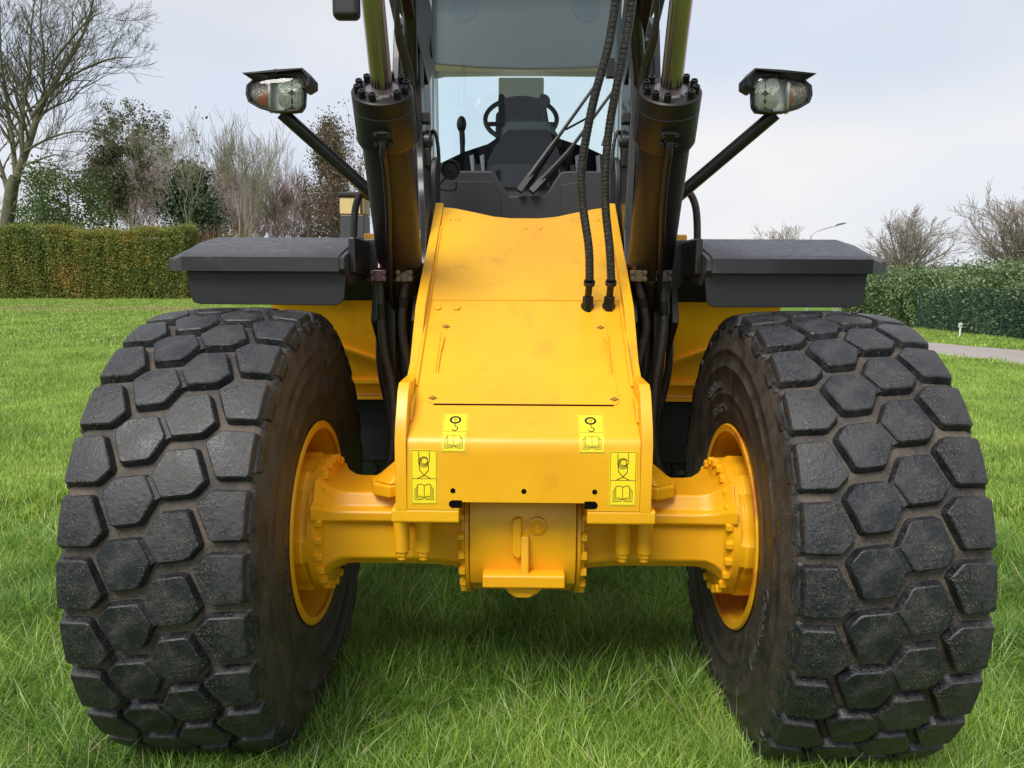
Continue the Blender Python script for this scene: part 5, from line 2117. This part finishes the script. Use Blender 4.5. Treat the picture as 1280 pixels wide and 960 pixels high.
# white marker post on the verge
mp_ = gp(1199, 424)
m = MB()
m.tube([(0, 0, -.05), (.01, 0, .50)], .028, 10)
m.box(-.045, .045, -.035, .035, .36, .50)
post = obj('marker_post', m, M['white'], loc=(mp_.x, mp_.y, 0), bevel=.004)
tag(post, 'short white marker post standing on the grass verge before the fence', 'marker post')
m = MB()
m.box(-.036, .036, -.040, -.034, .40, .45)
obj('reflector', m, simple('grey_reflector', (.25, .25, .25), .3), post)

# street lamp in the distance
sl = at(1009, 380, 50)
lampo = empty('street_lamp', (sl.x, 50, 0))
tag(lampo, 'grey street lamp with a curved arm beyond the right fender', 'street lamp')
m = MB()
m.tube([(0, 0, -.1), (0, 0, 2.6), (0, 0, 4.85)], [.07, .06, .045], 10)
obj('pole', m, M['galv'], lampo, smooth=40)
m = MB()
m.tube(smooth_path([(0, 0, 4.83), (.08, 0, 5.10), (.45, 0, 5.34), (1.1, 0, 5.55), (1.7, 0, 5.70)]), .035, 8)
obj('arm', m, M['galv'], lampo, smooth=40)
m = MB()
m.prism_y([(1.6, 5.66), (1.62, 5.76), (1.9, 5.86), (2.25, 5.90), (2.3, 5.84), (1.95, 5.74)], -.09, .09)
obj('lamp_head', m, simple('lamp_head_grey', (.12, .12, .13), .4), lampo, bevel=.02)

# pale railing beyond the hedge's end
r0, r1 = at(1040, 392, 46), at(1100, 392, 46)
m = MB()
rail = empty('railing', (r0.x, 46, 0))
tag(rail, 'pale grey metal railing far behind, between the right tyre and the laurel hedge', 'railing')
n_ = 34
for i in range(n_):
    x = (r1.x - r0.x + 1.6) * i / n_
    b_ = MB()
    b_.box(x - .018, x + .018, -.015, .015, -.05, 1.0)
    obj('baluster', b_, M['galv'], rail)
m = MB()
m.box(0, r1.x - r0.x + 1.6, -.02, .02, 1.0, 1.05)
m.box(0, r1.x - r0.x + 1.6, -.02, .02, .12, .16)
obj('rail', m, M['galv'], rail)


# distant tree line hiding the horizon behind everything
def far_wood(name, x0, x1, Y, h, mat, seed, n, size, label):
    rs_ = np.random.default_rng(seed)
    t = rs_.uniform(0, 1, n)
    x = x0 + (x1 - x0) * t
    top = h * (.65 + .25 * np.sin(x * .11 + seed) + .12 * np.sin(x * .37 + 1) + .08 * np.sin(x * .9))
    z = top * rs_.uniform(0, 1, n) ** .8
    y = Y + rs_.normal(size=n) * 3
    me = mesh_from_quads(name, leaf_quads(np.c_[x, y, z], size, None, None, aspect=3.0))
    me.materials.append(mat)
    o = obj(name, me, None)
    o['kind'] = 'stuff'
    o['label'] = label
    return o


far_wood('distant_wood', -110, 140, 120, 6.5, leafy('distant_twigs', [(.3, (.10, .09, .08)), (.7, (.19, .165, .15))], .2, 0), 2, 26000, .5, 'brownish grey far-off wood along the horizon')


# ------------------------------------------------------------------ grass
def blade_clump(name, nb, hmin, hmax, rad, width, seed, bend=.5):
    r = random.Random(seed)
    vs, fs = [], []
    for i in range(nb):
        a = r.uniform(0, 2 * PI)
        q = rad * math.sqrt(r.random())
        bx, by = q * math.cos(a), q * math.sin(a)
        h = r.uniform(hmin, hmax)
        da = r.uniform(0, 2 * PI)
        lean = r.uniform(.05, bend) * h * 1.1
        dx, dy = math.cos(da), math.sin(da)
        sx, sy = -dy, dx
        fa = r.uniform(-.6, .6)
        sx, sy = sx * math.cos(fa) - sy * math.sin(fa), sx * math.sin(fa) + sy * math.cos(fa)
        w = width * r.uniform(.7, 1.25)
        b = len(vs)
        ns = 4
        for k in range(ns + 1):
            t = k / ns
            ww = w * (1 - t ** 2.2) * .5 + .0002
            ox = lean * t * t
            zz = h * (t - .28 * (lean / h) * t * t)
            cx_, cy_ = bx + dx * ox, by + dy * ox
            vs.append((cx_ - sx * ww, cy_ - sy * ww, zz))
            vs.append((cx_ + sx * ww, cy_ + sy * ww, zz))
        for k in range(ns):
            fs.append((b + 2 * k, b + 2 * k + 1, b + 2 * k + 3, b + 2 * k + 2))
    me = bpy.data.meshes.new(name)
    me.from_pydata(vs, [], fs)
    me.polygons.foreach_set('use_smooth', [True] * len(me.polygons))
    return me


def grass_mat(name, stops, dry, pale):
    m, n, l, b = new_mat(name)
    g = n.new('ShaderNodeNewGeometry')
    oi = n.new('ShaderNodeObjectInfo')
    pos = n.new('ShaderNodeMapping')
    l.new(g.outputs['Position'], pos.inputs['Vector'])
    big_ = noise_node(n, l, pos.outputs[0], 1.1, 5, .6)
    ad = n.new('ShaderNodeMath')
    ad.operation = 'MULTIPLY_ADD'
    ad.inputs[1].default_value = .5
    l.new(g.outputs['Random Per Island'], ad.inputs[0])
    l.new(big_, ad.inputs[2])
    sb = n.new('ShaderNodeMath')
    sb.operation = 'SUBTRACT'
    sb.inputs[1].default_value = .25
    l.new(ad.outputs[0], sb.inputs[0])
    c = ramp(n, l, sb.outputs[0], stops)
    sx_ = n.new('ShaderNodeSeparateXYZ')
    l.new(g.outputs['Position'], sx_.inputs[0])
    band = n.new('ShaderNodeMapRange')
    band.inputs['From Min'].default_value, band.inputs['From Max'].default_value = 22.0, 34.0
    l.new(sx_.outputs['Y'], band.inputs['Value'])
    bf = ramp(n, l, band.outputs[0], [(.18, (0, 0, 0)), (.34, (.75,) * 3), (.48, (.75,) * 3), (.62, (0, 0, 0))])
    bn = ramp(n, l, noise_node(n, l, pos.outputs[0], .55, 4, .6), [(.40, (0, 0, 0)), (.58, (1, 1, 1))])
    bm2 = n.new('ShaderNodeMath')
    bm2.operation = 'MULTIPLY'
    l.new(bf, bm2.inputs[0])
    l.new(bn, bm2.inputs[1])
    c = mixc(n, l, bm2.outputs[0], c, (.42, .36, .15))
    # a few dry blades
    dr = ramp(n, l, g.outputs['Random Per Island'], [(dry, (0, 0, 0)), (dry + .01, (1, 1, 1))])
    c = mixc(n, l, dr, c, pale)
    l.new(c, b.inputs['Base Color'])
    b.inputs['Roughness'].default_value = .36
    b.inputs['Specular IOR Level'].default_value = .5
    out = n['Material Output']
    t = n.new('ShaderNodeBsdfTranslucent')
    l.new(c, t.inputs[0])
    ms = n.new('ShaderNodeMixShader')
    ms.inputs[0].default_value = .28
    l.new(b.outputs[0], ms.inputs[1])
    l.new(t.outputs[0], ms.inputs[2])
    l.new(ms.outputs[0], out.inputs['Surface'])
    return m


M['grass'] = grass_mat('grass_blades', [(.22, (.12, .22, .03)), (.5, (.27, .43, .055)), (.8, (.46, .62, .12))], .94, (.48, .44, .20))


M['rank_grass'] = grass_mat('rank_grass_blades', [(.24, (.055, .14, .018)), (.5, (.17, .33, .035)), (.8, (.42, .60, .11))], .94, (.50, .44, .22))  # darker copy of the grass, foreground shade put into the blade colours


def grass_field(name, pts, scl, tilt, protos, label, mat='grass'):
    n = len(pts)
    me = bpy.data.meshes.new(name + '_points')
    me.vertices.add(n)
    me.vertices.foreach_set('co', np.ascontiguousarray(pts, dtype=np.float32).ravel())
    a = me.attributes.new('rot', 'FLOAT_VECTOR', 'POINT')
    rot = np.c_[rng.normal(size=n) * tilt, rng.normal(size=n) * tilt, rng.uniform(0, 2 * PI, n)]
    a.data.foreach_set('vector', rot.astype(np.float32).ravel())
    a = me.attributes.new('scl', 'FLOAT', 'POINT')
    a.data.foreach_set('value', np.asarray(scl, dtype=np.float32))
    a = me.attributes.new('pick', 'INT', 'POINT')
    a.data.foreach_set('value', rng.integers(0, len(protos), n).astype(np.int32))
    me.update()
    o = bpy.data.objects.new(name, me)
    scene.collection.objects.link(o)
    me.materials.append(M[mat])
    col = bpy.data.collections.new(name + '_blades')
    for k, pm in enumerate(protos):
        po = bpy.data.objects.new('%s_blade_%02d' % (name, k), pm)
        if not pm.materials:
            pm.materials.append(M[mat])
        col.objects.link(po)
    ng = bpy.data.node_groups.new(name, 'GeometryNodeTree')
    ng.interface.new_socket('Geometry', in_out='INPUT', socket_type='NodeSocketGeometry')
    ng.interface.new_socket('Geometry', in_out='OUTPUT', socket_type='NodeSocketGeometry')
    gi = ng.nodes.new('NodeGroupInput')
    go = ng.nodes.new('NodeGroupOutput')
    ip = ng.nodes.new('GeometryNodeInstanceOnPoints')
    ci = ng.nodes.new('GeometryNodeCollectionInfo')
    ci.inputs['Collection'].default_value = col
    ci.inputs['Separate Children'].default_value = True
    ci.inputs['Reset Children'].default_value = True

    def named(nm, tp):
        q = ng.nodes.new('GeometryNodeInputNamedAttribute')
        q.data_type = tp
        q.inputs['Name'].default_value = nm
        return [s for s in q.outputs if s.enabled][0]
    ip.inputs['Pick Instance'].default_value = True
    k = ng.links
    k.new(gi.outputs[0], ip.inputs['Points'])
    k.new(ci.outputs[0], ip.inputs['Instance'])
    k.new(named('pick', 'INT'), ip.inputs['Instance Index'])
    k.new(named('rot', 'FLOAT_VECTOR'), ip.inputs['Rotation'])
    k.new(named('scl', 'FLOAT'), ip.inputs['Scale'])
    k.new(ip.outputs[0], go.inputs[0])
    md = o.modifiers.new('grass', 'NODES')
    md.node_group = ng
    tag(o, label, None, None, 'stuff')
    return o


def on_road(x, y):
    """True over the road, kerb"""
    t = (x - r_far.x) * pn.x + (y - r_far.y) * pn.y
    return (t > -.02) & (t < road_w + .16)


def litter():
    n = 700
    x, y = rng.uniform(-3, 3, n), rng.uniform(-1.7, 6, n)
    z = ground_z(x, y) + rng.uniform(.03, .10, n)
    me = mesh_from_quads('leaf_litter', leaf_quads(np.c_[x, y, z], .022, None, None, aspect=1.6))
    me.materials.append(leafy('dry_leaf_litter', [(.3, (.16, .09, .04)), (.7, (.42, .33, .18))], 2, .1))
    o = obj('leaf_litter', me, None)
    tag(o, 'scattered dry leaf bits lying in the grass', None, None, 'stuff')


litter()
near_protos = [blade_clump('grass_clump', 26, .05, .17, .05, .0038, 100 + k, 1.15) for k in range(8)]
tuft_protos = [blade_clump('grass_tuft', 44, .10, .26, .04, .0042, 200 + k, 1.3) for k in range(4)]
mid_protos = [blade_clump('lawn_clump', 30, .05, .115, .09, .0065, 300 + k, .7) for k in range(6)]
far_protos = [blade_clump('far_clump', 40, .05, .11, .28, .016, 400 + k, .7) for k in range(6)]


def scatter(n, x0, x1, y0, y1):
    return rng.uniform(x0, x1, n), rng.uniform(y0, y1, n)


# near field
x, y = scatter(80000, -3.0, 3.0, -1.75, 3.2)
h_ = np.array([.5 * (mnoise.noise((a * 2.2, b * 2.2, 0)) + 1) for a, b in zip(x, y)])
foot = (np.abs(np.abs(x) - TX) < .25) & (np.abs(y) < .30)
keep = ~foot
under = np.exp(-((x / .8) ** 2 + ((y + .1) / 1.2) ** 2))
sc = (.55 + .75 * h_ + .22 * under) * rng.uniform(.75, 1.2, len(x))
grass_field('near_grass', np.c_[x, y, ground_z(x, y) - .005][keep], sc[keep] * .88, .32, near_protos, 'long green grass round the tyres and under the axle', 'rank_grass')
x, y = scatter(4200, -2.8, 2.8, -1.7, 2.6)
foot = (np.abs(np.abs(x) - TX) < .25) & (np.abs(y) < .30)
h_ = np.array([mnoise.noise((a * 1.6 + 5, b * 1.6, 3)) for a, b in zip(x, y)])
keep = (~foot) & (h_ > -.05)
grass_field('grass_tufts', np.c_[x, y, ground_z(x, y)][keep], rng.uniform(.6, 1.0, keep.sum()), .3, tuft_protos, 'taller rank grass tufts in the foreground, tinted as if shaded', 'rank_grass')
tx_, ty_ = [], []
for sgn_ in (-1, 1):
    a_, b_ = scatter(420, TX - .36, TX + .36, -.80, -.27)
    tx_.append(a_ * sgn_)
    ty_.append(b_)
    a_, b_ = scatter(160, TX + .27, TX + .42, -.5, .6)
    tx_.append(a_ * sgn_)
    ty_.append(b_)
    a_, b_ = scatter(160, TX - .42, TX - .27, -.5, .6)
    tx_.append(a_ * sgn_)
    ty_.append(b_)
tx_, ty_ = np.concatenate(tx_), np.concatenate(ty_)
grass_field('tyre_foot_grass', np.c_[tx_, ty_, ground_z(tx_, ty_)], rng.uniform(.5, .85, len(tx_)), .35, tuft_protos, 'ruffled grass tufts pushed up round the tyres')
# middle lawn: only where the camera's field of view (and a step to each side) reaches
yy = 2.6 + (14 - 2.6) * rng.random(70000) ** 1.25
xx = (rng.uniform(-1, 1, 70000)) * (1.2 + .80 * (yy + CD))
keep = ~on_road(xx, yy)
grass_field('lawn_grass', np.c_[xx, yy, ground_z(xx, yy)][keep], rng.uniform(.6, 1.2, keep.sum()), .15, mid_protos, 'bright green lawn grass on both sides of the machine')
x2, y2 = scatter(9000, -9, 9, -1.6, 3.2)
keep = np.abs(x2) > 2.9
grass_field('side_grass', np.c_[x2, y2, ground_z(x2, y2)][keep], rng.uniform(.7, 1.2, keep.sum()), .15, mid_protos, 'lawn grass beside the foreground')
yy = 13 + (36 - 13) * rng.random(60000) ** 1.0
xx = (rng.uniform(-1, 1, 60000)) * (1.5 + .78 * (yy + CD))
keep = ~on_road(xx, yy)
tfar = (xx - FA.x) * fn.x + (yy - FA.y) * fn.y
keep &= ~((tfar > .3) & (xx > 8))
grass_field('far_grass', np.c_[xx, yy, ground_z(xx, yy)][keep], rng.uniform(.6, 1.2, keep.sum()), .12, far_protos, 'far lawn grass towards the hedges')

bpy.context.view_layer.update()
